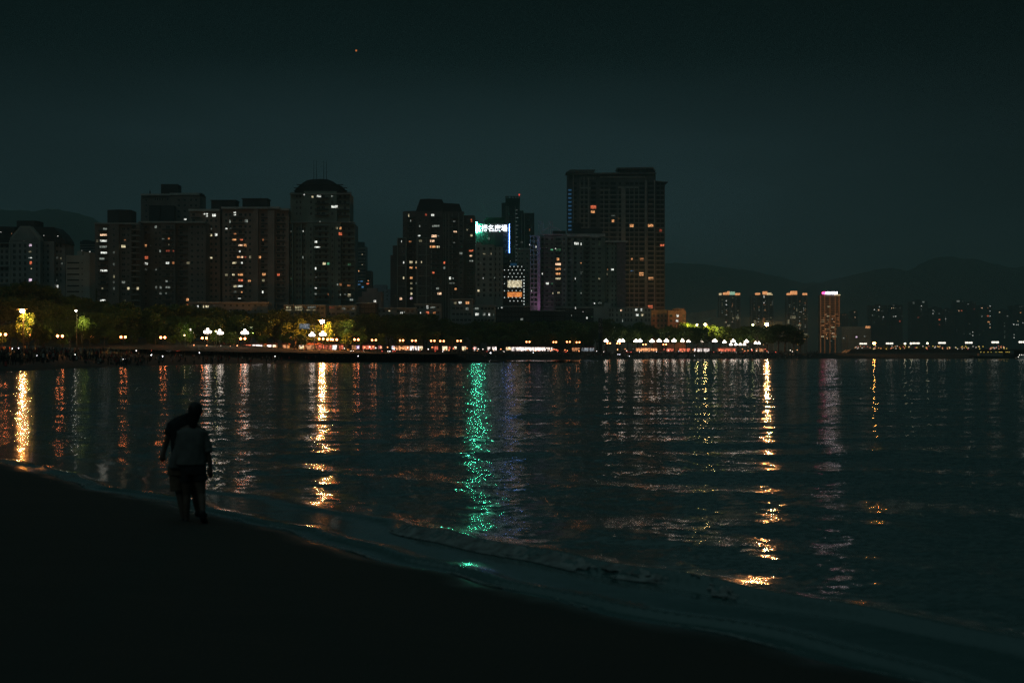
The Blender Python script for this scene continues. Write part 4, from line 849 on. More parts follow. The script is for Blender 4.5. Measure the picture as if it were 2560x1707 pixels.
# --- the four far towers across the bay
Zr = (5.113, 1660, 620)
def far_tower(label, x0, x1, yt, spec_lit, crown, D=2200, warm=False, y1=None):
    b = Bld('distant_tower', label, zx(Zr,(x0+x1)/2), D, pmat('far_wall', (.10, .12, .12), .85, scale=.05) , 'tower', trim=pmat('far_lines_warm', (.5, .28, .14), .85, emit=(1, .32, .08), es=.13) if warm else pmat('far_lines', (.34, .36, .35), .85, emit=(.5,.6,.55), es=.006), frame=FRAMED)  # floor lines glow faintly themselves to make the towers look lit
    b.vol(zx(Zr,x0+10), zx(Zr,x1-10), zy(Zr,yt), y=0, dep=24); b.vol(zx(Zr,x0), zx(Zr,x0+(x1-x0)*.28), zy(Zr,yt+6), y=3, dep=18); b.vol(zx(Zr,x1-(x1-x0)*.26), zx(Zr,x1), zy(Zr,yt+8), y=2, dep=20)
    for i in range(26):
        y = yt+20+i*23.5
        if y > 1150: break
        b.wm.box(b.x(zx(Zr,x0-4)), b.x(zx(Zr,x1+4)), -.8, 2, b.z(zy(Zr,y))-.3, b.z(zy(Zr,y))+.3, 1)
    for t in (0, .22, .5, .78, 1): xx = b.x(zx(Zr,x0+(x1-x0)*t)); b.wm.box(xx-.5, xx+.5, -.9, 1.5, 0, b.z(zy(Zr,yt)), 1)
    w = (x1-x0)
    b.grid([(zx(Zr,x0+w*f), w*.12/5.113) for f in (.12, .34, .62, .88)], zy(Zr,yt+32), zy(Zr,1050), 23.5/5.113, 2.3)
    b.lit(Zr, spec_lit)
    if not warm: b.lit(Zr, ';'.join('%d %d %d %d %s' % (x0+w*random.choice((.12, .34, .62, .88)), yt+32+23.5*random.randrange(22), random.uniform(8, 18), 11, random.choice('oyyDDwO')) for _ in range(34)))
    for (cx0, cx1, cy0, cy1, k) in crown:
        m = MB(); m.box(b.x(zx(Zr,cx0)), b.x(zx(Zr,cx1)), -1.5, 8, b.z(zy(Zr,cy1)), b.z(zy(Zr,cy0)))
        cc = {'o': ((1, .42, .16), 1.1), 'g': ((.6, 1, .7), .6), 'w': ((1, .85, .9), 9), 'p': ((1, .07, .25), 6), 'y': ((1, .75, .4), .9)}[k]
        b.parts('lit_crown', m, glow('crown_'+k, cc[0], cc[1], k in 'wp'), {'o':'orange lit rooftop','g':'greenish lit rooftop','w':'bright white roof sign panel','p':'red end of the roof sign panel','y':'warm lit rooftop'}[k])
    return b
b_ = far_tower('leftmost of the four far towers, orange and green rooftop lights', 712, 975, 605, '796 675 20 16 W;796 723 20 16 W;796 790 18 12 w;796 858 20 12 W;796 835 20 8 o;867 745 14 12 o;867 813 14 12 w;919 655 14 12 w;919 768 16 8 o;867 948 8 12 w;893 950 8 10 w;796 930 16 10 o;796 950 16 10 S;919 1018 10 10 w;919 1060 12 14 w;867 1045 10 10 D;885 900 20 26 y;935 890 50 40 y;740 910 40 30 o;780 950 30 26 y;830 990 44 36 y',
    [(712,735,578,600,'y'), (762,836,568,596,'o'), (815,836,553,566,'o'), (840,905,558,596,'g'), (918,972,576,600,'o')]); b_.done()
b_ = far_tower('second of the four far towers from the left, small orange crown', 1120, 1400, 600, '1278 628 16 12 W;1278 610 14 12 W;1278 700 16 12 W;1278 722 16 8 o;1278 800 10 20 D;1204 676 8 18 D;1206 857 10 10 o;1210 903 14 10 W;1206 945 14 12 W;1338 766 8 12 o;1384 700 8 60 D;1275 905 30 24 o;1275 945 26 30 o;1325 940 50 30 y;1165 950 36 50 y;1400 760 8 40 D',
    [(1175,1228,574,596,'o'), (1270,1318,555,592,'o'), (1325,1370,572,598,'y'), (1376,1386,590,602,'y')]); b_.done()
b_ = far_tower('third of the four far towers from the left, bright orange crown and amber lights', 1575, 1835, 602, '1660 838 10 10 w;1735 815 8 8 Y;1752 818 8 8 W;1782 770 10 10 W;1782 795 12 10 W;1782 840 14 10 S;1732 885 10 8 W;1732 930 14 10 W;1732 975 8 8 W;1660 950 14 10 w;1780 907 14 10 O;1810 907 12 12 O;1728 1020 12 8 w;1650 885 70 40 y;1700 790 20 40 y;1725 985 60 30 y;1815 1105 60 26 y;1580 765 24 50 y;1588 940 30 50 y',
    [(1578,1612,576,600,'o'), (1625,1700,550,594,'o'), (1782,1828,576,600,'o')]); b_.done()
b_ = far_tower('rightmost of the four far towers, all amber floors under a blazing white roof sign', 2002, 2240, 600, ';'.join('%d %d %d %d %s' % (random.uniform(2020, 2230), 850+23.5*(i % 14), random.uniform(14, 60), 14, random.choice('ooOyYo')) for i in range(46))+';2050 853 12 10 S;2078 853 12 10 S;2150 905 10 10 W;2080 1138 20 10 Y;2160 1090 40 14 S;2135 1188 20 8 w;2110 750 40 30 y',
    [(2034,2066,560,588,'p'), (2066,2214,561,588,'w'), (2190,2252,594,606,'y')], warm=True); b_.done()
b_ = Bld('low_building', 'low pale terrace block with a lit yellow corner on the right shore', 2140, 1150, PALE, 'building')
b_.vol(2105, 2177, 816, y=0, dep=20); b_.vol(2120, 2177, 834, y=-3, dep=4)
for i in range(8):
    m = MB(); py = 821+i*4.6; m.box(b_.x(2108), b_.x(2172), -3.3, -2.9, b_.z(py+1.2), b_.z(py)); b_.parts('balcony', m, TRIM)
b_.lit((5.113, 2100, 620), '355 1012 70 30 O;210 1138 24 24 P;315 1125 20 20 w;45 1152 14 10 W'); b_.done()
# far city blocks under the hills
b5 = (5.113, 2100, 620)
far_lit = '35 853 10 10 o;70 853 10 10 o;72 890 10 10 D;185 820 10 10 S;192 888 12 10 S;440 788 14 12 W;500 750 10 10 W;495 792 16 20 S;470 806 10 8 w;533 806 10 8 w;550 806 8 8 w;500 873 8 8 w;552 880 14 12 W;565 880 8 6 w;548 912 8 8 w;415 860 14 12 w;440 860 8 8 D;440 948 10 10 D;660 768 12 10 S;685 768 12 10 Y;715 765 8 8 w;765 765 20 8 D;685 838 8 8 D;685 875 12 10 W;713 873 12 12 W;765 935 20 24 r;790 870 14 8 D;685 735 20 14 D;940 700 24 28 D;1040 740 12 14 W;1065 690 26 20 w;1038 780 8 14 w;1038 810 8 14 D;1104 780 10 8 D;1190 798 12 12 W;1207 812 10 10 w;1188 838 12 12 W;1000 887 26 12 r;1210 776 8 8 D;1350 797 12 8 w;1330 797 8 8 D;1350 890 10 8 w;1350 908 10 10 W;1350 930 12 8 w;1268 838 24 16 D;1272 915 26 16 R;1272 978 14 12 r;1390 815 8 8 D;1428 822 8 8 D;1390 850 8 8 D;1428 945 10 8 D;1350 963 8 8 D;1510 680 40 22 w;1568 682 8 8 w;1548 738 8 8 D;1640 716 20 10 w;1690 703 10 8 D;1718 700 8 14 D;1520 803 12 14 S;1555 801 18 16 R;1715 780 12 16 r;1815 766 24 10 S;1890 768 12 14 o;1918 743 14 12 W;1918 806 12 10 W;1815 870 16 22 w;1890 868 24 18 R;1918 870 12 10 W;1900 945 32 18 O;1918 972 12 12 W;1918 1015 14 16 S;2040 820 16 18 Y;2140 870 18 16 w;2308 828 20 12 O;2300 750 8 8 w;2325 748 8 8 w;2308 786 16 8 D;2275 935 16 10 Y;2220 975 16 12 W;2258 978 14 10 W;2278 978 10 10 W;2338 957 10 10 W;2105 960 10 8 w;2105 1000 10 10 w;2258 1042 10 8 w;2105 1062 10 8 w;2105 1085 10 8 D;2105 1125 10 8 w;2105 1146 12 8 w;2136 1105 10 8 D;2226 1106 12 10 W;2226 1146 14 12 W;1655 970 10 10 w;1698 1075 14 10 W;1660 1095 20 12 w;1698 1118 14 12 W;1655 1075 8 8 D;1495 1052 14 10 D;1586 1095 16 10 D;1790 1010 8 8 D;1790 1040 8 8 D;1790 1070 8 8 D;1790 1098 8 8 D;1833 1056 12 10 D;1985 1063 14 10 w;1965 1146 10 10 w;2008 1146 10 10 w'
blocks = [(20, 110, 840, 'far block with two small reddish lights nearest the amber tower'), (165, 225, 800, 'slim far block with two peach windows above the lit terrace'), (400, 600, 730, 'far block with a cluster of white and peach windows'), (640, 800, 725, 'far block with a red window at its lower right'),
          (920, 1120, 675, 'tall far block with a column of white windows'), (1165, 1300, 760, 'far block with a red window low down'), (1320, 1450, 780, 'slim far block with four stacked white windows'), (1480, 1590, 665, 'tall far block with a bright cluster at its top'),
          (1620, 1740, 690, 'tall far block with one reddish window, right of the bright topped block'), (1770, 1950, 730, 'far block with a bright vertical column of lights'), (2020, 2160, 790, 'far block with one yellow window high up'), (2200, 2370, 735, 'far block at the right edge with white windows'), (1570, 1760, 950, 'lower far block with a white light cluster'), (1960, 2030, 1040, 'small low far block between the bright column and the stacked lights')]
FARW = pmat('far_block_wall', (.06, .07, .07), .9, scale=.03)
wl = [l.split() for l in far_lit.split(';')]
for i, (x0, x1, yt, lab) in enumerate(blocks):
    b_ = Bld('distant_block', lab, zx(b5,(x0+x1)/2), 2700+i*35, FARW, 'building', frame=FRAMED)
    b_.vol(zx(b5,x0), zx(b5,x1), zy(b5,yt), y=0, dep=30); b_.vol(zx(b5,x0+(x1-x0)*.3), zx(b5,x0+(x1-x0)*.6), zy(b5,yt-14), zy(b5,yt+2), y=6, dep=10)
    mine = [w for w in wl if x0 <= float(w[0]) <= x1 and float(w[1]) >= yt]
    wl = [w for w in wl if w not in mine]; b_.lit(b5, ';'.join(' '.join(w) for w in mine)); 
    b_.grid([(zx(b5,x0+(x1-x0)*f), 2) for f in (.2, .5, .8)], zy(b5,yt+20), zy(b5,1150), 5, 1.8); b_.done(24)
# ------------------------------------------------------------------ trees
LEAF = bpy.data.materials.new('leaves'); LEAF.use_nodes = True; nt = LEAF.node_tree; b = nt.nodes['Principled BSDF']
oi = N(nt, 'ShaderNodeObjectInfo'); t = N(nt, 'ShaderNodeTexCoord'); n = N(nt, 'ShaderNodeTexNoise'); n.inputs['Scale'].default_value = .8
nt.links.new(t.outputs['Object'], n.inputs['Vector']); r = N(nt, 'ShaderNodeValToRGB'); nt.links.new(n.outputs['Fac'], r.inputs[0])
r.color_ramp.elements[0].position = .3; r.color_ramp.elements[0].color = (.045, .10, .014, 1); r.color_ramp.elements[1].position = .7; r.color_ramp.elements[1].color = (.15, .21, .025, 1)
s = N(nt, 'ShaderNodeVectorMath', operation='SCALE'); nt.links.new(r.outputs[0], s.inputs[0]); mr = N(nt, 'ShaderNodeMapRange'); mr.inputs['To Min'].default_value = .7; mr.inputs['To Max'].default_value = 1.25
nt.links.new(oi.outputs['Random'], mr.inputs['Value']); nt.links.new(mr.outputs[0], s.inputs['Scale']); nt.links.new(s.outputs[0], b.inputs['Base Color']); b.inputs['Roughness'].default_value = .55
BARK = pmat('bark', (.11, .085, .06), .9, scale=2)
def leaf_quad(vs, fs, c, sz, rd):
    d = Vector((rd.gauss(0,1), rd.gauss(0,1), rd.gauss(0,1))).normalized(); u = d.orthogonal().normalized(); a = rd.uniform(0, 6.28)
    w = d.cross(u); e1 = (u*math.cos(a)+w*math.sin(a))*sz; e2 = (w*math.cos(a)-u*math.sin(a))*sz*.55; o = len(vs); c = Vector(c)
    vs += [c-e1, c-e2*.9, c+e1, c+e2*1.1]; fs.append((o, o+1, o+2, o+3))
def crown_mesh(seed, H, Rr, zc, n, sz=.34, blobs=13, flat=.72):
    rd = random.Random(seed); vs = []; fs = []; bl = []
    for i in range(blobs):
        a = rd.uniform(0, 6.28); q = Rr*.68*math.sqrt(rd.random()); bl.append((q*math.cos(a), q*math.sin(a), zc+rd.uniform(-.5, .5)*H*flat, rd.uniform(.26, .46)*Rr))
    for i in range(n):
        x, y, z, r = rd.choice(bl); d = Vector((rd.gauss(0,1), rd.gauss(0,1), rd.gauss(0,1))).normalized(); q = r*(.55+.5*rd.random())
        leaf_quad(vs, fs, (x+d.x*q, y+d.y*q, z+d.z*q*.75), sz*rd.uniform(.6, 1.4), rd)
    me = bpy.data.meshes.new('crown'); me.from_pydata(vs, [], fs); me.materials.append(LEAF); me.update(); return me, bl
def trunk_mesh(seed, bl, zb, r0=.28):
    rd = random.Random(seed+50); m = MB(); fork = zb*.62; lean = (rd.uniform(-.3,.3), rd.uniform(-.3,.3))
    m.tube((0,0,-.3), (lean[0]*.5,lean[1]*.5,fork*.5), r0*1.25, r0, 7); m.tube((lean[0]*.5,lean[1]*.5,fork*.5), (lean[0],lean[1],fork), r0, r0*.8, 7)
    for x, y, z, r in bl[:7]:
        mx, my, mz = (lean[0]+x)*.5, (lean[1]+y)*.5, fork+(z-fork)*.45
        m.tube((lean[0],lean[1],fork-.1), (mx,my,mz), r0*.5, r0*.3, 5); m.tube((mx,my,mz), (x,y,z), r0*.3, r0*.1, 4)
    return m.mesh('trunk', BARK, True)
TREES = []
for i, (H, Rr, zc, n) in enumerate([(7.5, 5.2, 9.0, 2600), (8.5, 5.8, 10.5, 3000), (6.5, 4.6, 8.0, 2200), (9, 6.4, 11, 3200), (7, 5.8, 8.8, 2600)]):
    cm, bl = crown_mesh(20+i, H, Rr, zc, n); TREES.append((cm, trunk_mesh(i, bl, zc-H*.3), zc+H*.36+Rr*.22))
def palm_meshes(seed, h=8.5):
    rd = random.Random(seed); m = MB(); px_, pz_ = 0, -.3; bend = rd.uniform(-.5, .5)
    for i in range(6):
        z1 = h*(i+1)/6; x1 = bend*((i+1)/6)**2; m.tube((px_,0,pz_), (x1,0,z1), .22-.02*i, .20-.02*i, 7); px_, pz_ = x1, z1
    tm = m.mesh('trunk', pmat('palm_bark', (.22, .19, .15), .9, scale=3), True); vs = []; fs = []
    for k in range(16):
        a = 2*math.pi*k/16+rd.uniform(-.2,.2); up = rd.uniform(.15, 1.1); L = rd.uniform(2.4, 3.3); d = Vector((math.cos(a), math.sin(a), 0)); sd = Vector((-d.y, d.x, 0)); prev = None
        for j in range(9):
            t = j/8; c = Vector((bend, 0, h)) + d*L*t*math.cos(up*.5) + Vector((0,0,1))*(L*t*math.sin(up)*.8 - L*1.15*t*t*.75)
            if prev is not None:
                for sgn in (-1, 1):
                    for q in range(2):
                        b0 = prev.lerp(c, q*.5); b1 = prev.lerp(c, q*.5+.32); tip = b0.lerp(b1, .5)+sd*sgn*.62*math.sin(math.pi*min(.95, t+.1))+d*.3-Vector((0,0,.28)); o = len(vs); vs += [b0, b1, tip]; fs.append((o, o+1, o+2))
            prev = c
    cm = bpy.data.meshes.new('crown'); cm.from_pydata(vs, [], fs); cm.materials.append(LEAF); cm.update(); return cm, tm, h+1.2
PALMS = [palm_meshes(s) for s in (1, 2, 3)]
marks = [(60, 'the gabled block'), (195, 'the pale office block'), (292, 'the tower with lit balconies'), (420, 'the twin tank tower'), (600, 'the broad brown block'), (800, 'the domed tower'), (930, 'the pink concrete block'), (1090, 'the dark stepped tower'), (1225, 'the rooftop sign'), (1300, 'the dotted facade'), (1400, 'the greenish block'), (1550, 'the tallest tower'), (1690, 'the orange end building'), (1830, 'the leftmost far tower'), (1900, 'the second far tower'), (1990, 'the third far tower')]
def near_mark(px): return min(marks, key=lambda m: abs(m[0]-px))[1]
LABELS = {}
def uniq(base, px, tail=''):
    """numbers things of one look from left to right under one landmark"""
    LABELS.setdefault(base, []).append(px)
    return base
PEND = []
def plant(px, D, top_py, kind=None, name='tree', group='trees along the promenade', z0=ZP, wide=1.0, look='dark leafy tree'):
    z_top = PZ(top_py, D); h = z_top - z0
    if name == 'palm_tree': cm, tm, H = random.choice(PALMS); 
    else: cm, tm, H = TREES[kind if kind is not None else random.randrange(5)]
    s = h/H; r = thing(name, '', 'palm tree' if name == 'palm_tree' else 'tree', (PX(px, D), D, z0), group, random.uniform(0, 6.28)); r.scale = (s*wide, s*wide, s)
    link('crown', cm, r); link('trunk', tm, r); PEND.append((r, px, D, look)); return r
tops = [(-60,705), (0, 712), (60, 704), (100, 709), (140, 724), (180, 738), (230, 752), (300, 757), (400, 758), (500, 768), (600, 772), (700, 777), (800, 786), (900, 783), (1000, 779), (1060, 784), (1150, 798), (1250, 800), (1350, 803), (1450, 799), (1500, 797), (1560, 803), (1640, 808), (1700, 814), (1770, 815)]
def top_at(px): return float(np.interp(px, [t[0] for t in tops], [t[1] for t in tops]))
# the wooded rise behind the left end of the promenade
hv = []; hf = []; nA = 40; nB = 14
for j in range(nB):
    for i in range(nA):
        x = -290+i*8.0; y = 440+j*12; cx = (x+200)/95; cy = (y-520)/75; z = ZP-.5+12*math.exp(-(cx*cx+cy*cy)*1.1)+.4*mnoise((x*.1, y*.1, 0)); hv.append((x, y, z))
for j in range(nB-1):
    for i in range(nA-1): a = j*nA+i; hf.append((a, a+1, a+nA+1, a+nA))
me = bpy.data.meshes.new('hill'); me.from_pydata(hv, [], hf); me.polygons.foreach_set('use_smooth', [True]*len(hf)); me.materials.append(pmat('rise_soil', (.05, .055, .035), .95)); me.update(); tag(link('hill', me), kind='structure')
def hill_z(px, D):
    x = PX(px, D); return ZP-.5+12*math.exp(-(((x+200)/95)**2+((D-520)/75)**2)*1.1)
rt = random.Random(11)
for px in range(-60, 300, 17):
    D = 520+rt.uniform(-15, 15); plant(px+rt.uniform(-5,5), D, top_at(px)+rt.uniform(-1,7), z0=max(ZP, hill_z(px, D)-.3), group='trees on the wooded rise', look='tall tree on the rise')
for px in range(-40, 300, 21):
    D = 470+rt.uniform(-10, 10); plant(px+rt.uniform(-6,6), D, top_at(px)+26+rt.uniform(0,12), z0=max(ZP, hill_z(px, D)-.3), group='trees on the wooded rise', look='lower dark tree on the rise')
for px in range(300, 1660, 23):
    D = q_at(px)+75; plant(px+rt.uniform(-7,7), D, top_at(px)+rt.uniform(-2,9), look='tall dark tree in the rear row')
for px in range(20, 1640, 30):
    if 1465 < px < 1500: continue
    D = q_at(px)+34+rt.uniform(-6,6); tp = min(838, max(top_at(px)+rt.uniform(14, 30), 800 if px < 300 else 0)); plant(px+rt.uniform(-8,8), D, tp, look='dark tree in the middle row')
for px in range(10, 1480, 47):
    D = q_at(px)+15+rt.uniform(-3,3); plant(px+rt.uniform(-12,12), D, rt.uniform(822, 834)+(px/1480)*6, look='low tree beside the lamps', wide=.95)
# lit trees beside the lamps
for px, D, tp, w in ((64, 396.5, 782, .6), (88, 404, 800, .8), (110, 408, 812, .8), (206, 427.5, 783, .6), (224, 436, 800, .7), (822, 523.5, 806, .45), (815, 534, 812, .5), (862, 540, 800, 1.0), (885, 545, 803, 1.0), (468, 470, 806, .8), (536, 478, 822, .6), (455, 474, 815, .8)):
    plant(px, D, tp, look='lamp lit green tree', wide=w, group='trees lit by the lamps')
for px, D, tp, w in ((1722, 850, 806, .9), (1745, 852, 804, 1.0), (1768, 856, 808, .9), (1782, 858, 815, .9), (1800, 862, 812, 1.0), (1815, 868, 818, .8)):
    plant(px, D, tp, look='yellow lit tree', wide=w*1.1, group='trees lit by the lamps')
for px, D, tp, w in ((1660, 812, 815, 1.0), (1685, 815, 818, 1.1), (1715, 815, 818, 1.1), (1742, 818, 817, 1.2), (1758, 818, 822, .9)):
    plant(px, D, tp, look='black tree before the yellow lit ones', wide=w, group='dark trees at the right')
for px, D, tp, w in ((1850, 850, 822, 1.1), (1868, 852, 816, 1.2), (1895, 850, 815, 1.2), (1918, 856, 825, 1.0), (1945, 850, 812, 1.3), (1962, 852, 813, 1.3), (1985, 856, 824, 1.0), (2000, 860, 832, .9)):
    plant(px, D, tp, look='round black tree in the clump', wide=w*1.15, group='dark trees at the right')
for px in (95, 175, 260, 388, 425, 452, 596, 628, 735, 762, 975, 1130, 1228, 1262, 1330, 1500, 1560, 1620):
    plant(px, q_at(px)+11+rt.uniform(0,5), rt.uniform(826, 838) + (px/1700)*8, name='palm_tree', group='palms along the promenade', look='slender palm on the promenade')
for px, D, tp in ((2215, 905, 862), (2250, 905, 863), (2262, 908, 860), (2195, 906, 865), (2300, 905, 864)): plant(px, D, tp, z0=4, name='tree', group='shrubby trees behind the causeway', look='small shrubby tree behind the causeway', wide=1.6)
plant(223, 660, 721, 2, z0=ZP, look='slim upright tree before the pale office', wide=.35)

# ------------------------------------------------------------------ lamps
POST = pmat('lamp_post', (.10, .10, .09), .5, metal=.5)
def globe(name, col, s): return glow(name, col, s, True)
G_OR = globe('globe_orange', (1, .24, .07), 24); G_WH = globe('globe_white', (1, .84, .70), 8); G_YW = globe('globe_warm', (1, .78, .5), 10)
pm = MB(); pm.tube((0,0,0), (0,0,.5), .16, .13, 8); pm.tube((0,0,.5), (0,0,4.55), .075, .055, 6); pm.box(-.75, .75, -.04, .04, 4.5, 4.58); pm.tube((-.72,0,4.55), (-.72,0,4.72), .04, .07, 5); pm.tube((.72,0,4.55), (.72,0,4.72), .04, .07, 5)
twin_post = pm.mesh('post', POST)
gm = MB(); gm.ball((0,0,0), .36, 8, 6); globe_or = gm.mesh('globe', G_OR, True)
gm = MB(); gm.ball((0,0,0), .36, 8, 6); globe_or2 = gm.mesh('globe', globe('globe_soft_orange', (1, .30, .10), 10), True)
gm = MB(); gm.ball((0,0,0), .40, 8, 6); globe_wh = gm.mesh('globe', G_WH, True)
pm = MB(); pm.tube((0,0,0), (0,0,.7), .2, .16, 8); pm.tube((0,0,.7), (0,0,6.1), .10, .07, 6)
for k in range(4): a = k*math.pi/2+.4; pm.tube((0,0,5.0), (.75*math.cos(a), .75*math.sin(a), 5.45), .05, .04, 5)
five_post = pm.mesh('post', POST)
PEND2 = []
def lamp(px, py, D, kind, look, z0=ZP, sc=1, rz=None):
    r = thing('street_lamp', '', 'street lamp', (PX(px, D), D, z0), 'globe lamps along the promenade' if kind != 'five' else 'white five globe lamps', rz if rz is not None else random.uniform(-.5, .5))
    if kind == 'twin':
        s = (PZ(py, D)-z0)/5.05; r.scale = (1,1,s); link('post', twin_post, r)
        for x in (-.72, .72): o = link('globe', globe_or if px < 900 else globe_or2, r, (x, 0, 5.05)); o.scale = (1, 1, 1/s)
    else:
        s = (PZ(py, D)-z0)/5.9; r.scale = (s,s,s); link('post', five_post, r); link('globe', globe_wh, r, (0, 0, 6.5))
        for k in range(4): a = k*math.pi/2+.4; link('globe', globe_wh, r, (.75*math.cos(a), .75*math.sin(a), 5.8))
    PEND2.append((r, px, look)); return r
for px, py in ((7, 836), (70, 838), (150, 840), (225, 840.5), (308, 842.5), (407, 843.5), (511, 845), (607, 846.5), (803, 847), (823, 848.5), (837, 848.8), (891, 848.7), (935, 850), (1004, 851), (1035, 851.5), (1082, 852), (1105, 852.5), (1148, 852), (1320, 854.5), (1387, 855), (1421, 854.5), (1445, 855.5), (1522, 858), (1546, 858.5), (1611, 861), (1662, 861)):
    lamp(px, py, q_at(px)+6, 'twin', 'orange twin globe lamp')
for px, py, dd in ((475, 830, 6), (519, 829, 7), (549, 831.5, 6), (612, 831, 8), (780, 837, 7), (807, 835, 7), (1515, 852, 10), (1549, 852.5, 12), (1557, 852, 22), (1590, 852.5, 10), (1600, 852, 18), (1630, 852.5, 10), (1648, 852, 10), (1666, 852, 14), (1685, 851.5, 10), (1706, 852, 12), (1721, 853, 24), (1755, 852.5, 14), (1787, 852, 10), (1811, 855, 16), (1833, 852.5, 12), (1827, 861, 18), (1840, 861, 20), (1851, 861, 22), (1861, 861, 16), (1866, 853.5, 12), (1889, 857.5, 20), (1897, 858, 16)):
    lamp(px, py, q_at(px)+dd, 'five', 'white five globe lamp')
# causeway lamps: pairs of globes on two slim posts
cwm = MB()
for x in (-1.3, 1.3): cwm.tube((x,0,0), (x,0,3.6), .12, .09, 6)
cwm.box(-1.3, 1.3, -.06, .06, 3.3, 3.42)
cw_post = cwm.mesh('post', POST); gm = MB(); gm.ball((0,0,0), .62, 8, 6); cw_globe = gm.mesh('globe', globe('globe_causeway', (1, .93, .78), 1.6), True)
CWX = [(2158, 859), (2224, 858.5), (2290, 858), (2355, 857), (2422, 856.5), (2488, 855.5), (2556, 855), (2626, 854)]
for px, py in CWX:
    r = thing('causeway_lamp', '', 'street lamp', (PX(px, 872), 872, 5.9), 'twin lamps on the causeway'); s = (PZ(py, 872)-5.9)/3.9; r.scale = (1,1,s)
    link('post', cw_post, r)
    for x in (-1.7, -.65, .65, 1.7): link('globe', cw_globe, r, (x, 0, 3.9))
    PEND2.append((r, px, 'white twin lamp on the causeway'))
# tall flood lamps
def flood(px, py, D, col, s, rad, label, z0=ZP, arm=0.0):
    r = thing('flood_lamp', label, 'street lamp', (PX(px, D), D, z0)); h = PZ(py, D)-z0
    m = MB(); m.tube((0,.5,0), (0,.5,h+.2), .16, .09, 7); m.tube((0,.5,h+.2), (0,-.3,h+.5), .07, .07, 5); m.box(-.35, .35, -.9, .1, h+.42, h+.6); m.build('post', POST, r)
    g = MB(); g.tube((0,-.45,h+rad*.78), (0,-.45,h+rad*.86), rad*2.6, rad*2.2, 14); g.build('light_stop_cap', POST, r)  # cap added above the bulb to keep its light off the towers
    g = MB(); g.ball((0,-.45,h), rad, 10, 7, 0, (1,1,.75)); g.build('bulb', glow('flood_%d' % px, col, s), r)
flood(57, 778, 393, (1, .34, .07), 1150, .62, 'tall mast with a blazing orange lamp above the trees at the far left')
flood(806, 804, 519, (1, .34, .07), 1350, .75, 'tall mast with a blazing orange lamp below the domed tower')
flood(1917, 811.5, 888, (1, .39, .12), 2800, .95, 'tall mast with a blazing orange lamp above the black tree clump at the right')
flood(191, 777, 424.5, (1, .95, .8), 24, .28, 'mast with a small white lamp above a lit tree at the left')
flood(1742, 812, 846.5, (1, .80, .26), 60, .5, 'left of two lamps inside the yellow lit trees')
flood(1763, 811, 848, (1, .62, .2), 130, .7, 'right of two lamps inside the yellow lit trees, the brighter one')
flood(1882, 812, 870, (.9, 1, .45), 16, .6, 'small greenish white lamp left of the orange mast lamp at the right')
flood(2185, 858, 885, (1, .32, .06), 170, .8, 'orange lamp on the right shore behind the causeway', z0=4)
flood(540, 828, 474, (1, .9, .3), 20, .2, 'small warm lamp inside a bush between the white lamps')
flood(628, 818, 520, (.9, 1, .5), 20, .2, 'small lamp uplighting a palm right of the white lamps')
flood(462, 838, 466, (1, .7, .3), 14, .2, 'small lamp at the foot of a trunk by the left white lamp')
# unseen spots added near the lamps to brighten crowns, aimed away from the water
for px, py, D, e, cc, tilt in ((62, 780, 391, 7000, (1, .66, .2), -22), (204, 780, 422, 3600, (1, .88, .35), -22), (822, 806, 517, 2600, (1, .72, .2), -25), (865, 804, 530, 1800, (1, .9, .4), -25), (538, 834, 468, 900, (1, .9, .3), 8), (462, 838, 462, 700, (.9, 1, .4), 8), (630, 832, 500, 700, (.95, 1, .4), 10), (1728, 810, 843, 12000, (1, .76, .2), -12), (1768, 809, 845, 17000, (1, .74, .18), -16), (1795, 819, 850, 6000, (1, .8, .3), -14)):
    l_ = bpy.data.lights.new('tree_fill_spot', 'SPOT'); l_.energy = e; l_.color = cc; l_.spot_size = R(85); l_.spot_blend = .6; l_.shadow_soft_size = .15
    o_ = bpy.data.objects.new('tree_fill_spot', l_); COL.objects.link(o_); o_.location = P(px, py, D); o_.rotation_euler = (R(90+tilt), 0, 0)
for px, py, lab in ((2262, 859, 'small pale yellow lamp, left of two, behind the causeway'), (2277, 858.5, 'small pale yellow lamp, right of two, behind the causeway'), (2318, 858, 'single small white lamp behind the middle of the causeway')):
    flood(px, py, 890, (1, .92, .6), 7, .62, lab, z0=4)

# ------------------------------------------------------------------ causeway
cz = thing('causeway', 'long low dark causeway with a lit railing reaching to the right edge', 'causeway', (PX(2400, 865), 865, 0)); ox = cz.location.x
xa, xb_ = PX(2128, 865)-ox, PX(2760, 865)-ox
m = MB(); m.prism([(xa-8, -1), (xa, 5.4), (xb_, 5.9), (xb_, 4.9), (PX(2450,865)-ox, 4.6), (PX(2440,865)-ox, -1)], 0, 16)
for px in (2480, 2520, 2560, 2600, 2650, 2700): x = PX(px, 865)-ox; m.box(x-1.2, x+1.2, 2, 14, -2, 4.95)
m.build('deck', pmat('causeway_stone', (.13, .13, .12), .9), cz)
m = MB(); m.box(xa, xb_, -.35, -.05, 5.35, 5.75); 
for i in range(64): x = xa+(xb_-xa)*i/63; m.box(x-.07, x+.07, -.15, -.0, 5.7, 7.0)
m.box(xa, xb_, -.14, -.02, 6.9, 7.0); m.build('railing', METAL, cz)
gl = {'o': glow('rail_orange', (1, .45, .16), .9, False), 'w': glow('rail_white', (1, .85, .7), .9, False), 'r': glow('rail_red', (1, .2, .14), .7, False), 'y': glow('rail_yellow', (1, .7, .12), 1.1, False)}
lm = {}
for k in gl: mm_ = MB(); mm_.ball((0,0,0), .28, 6, 4); lm[k] = mm_.mesh('railing_light', gl[k])
rr_ = random.Random(5)
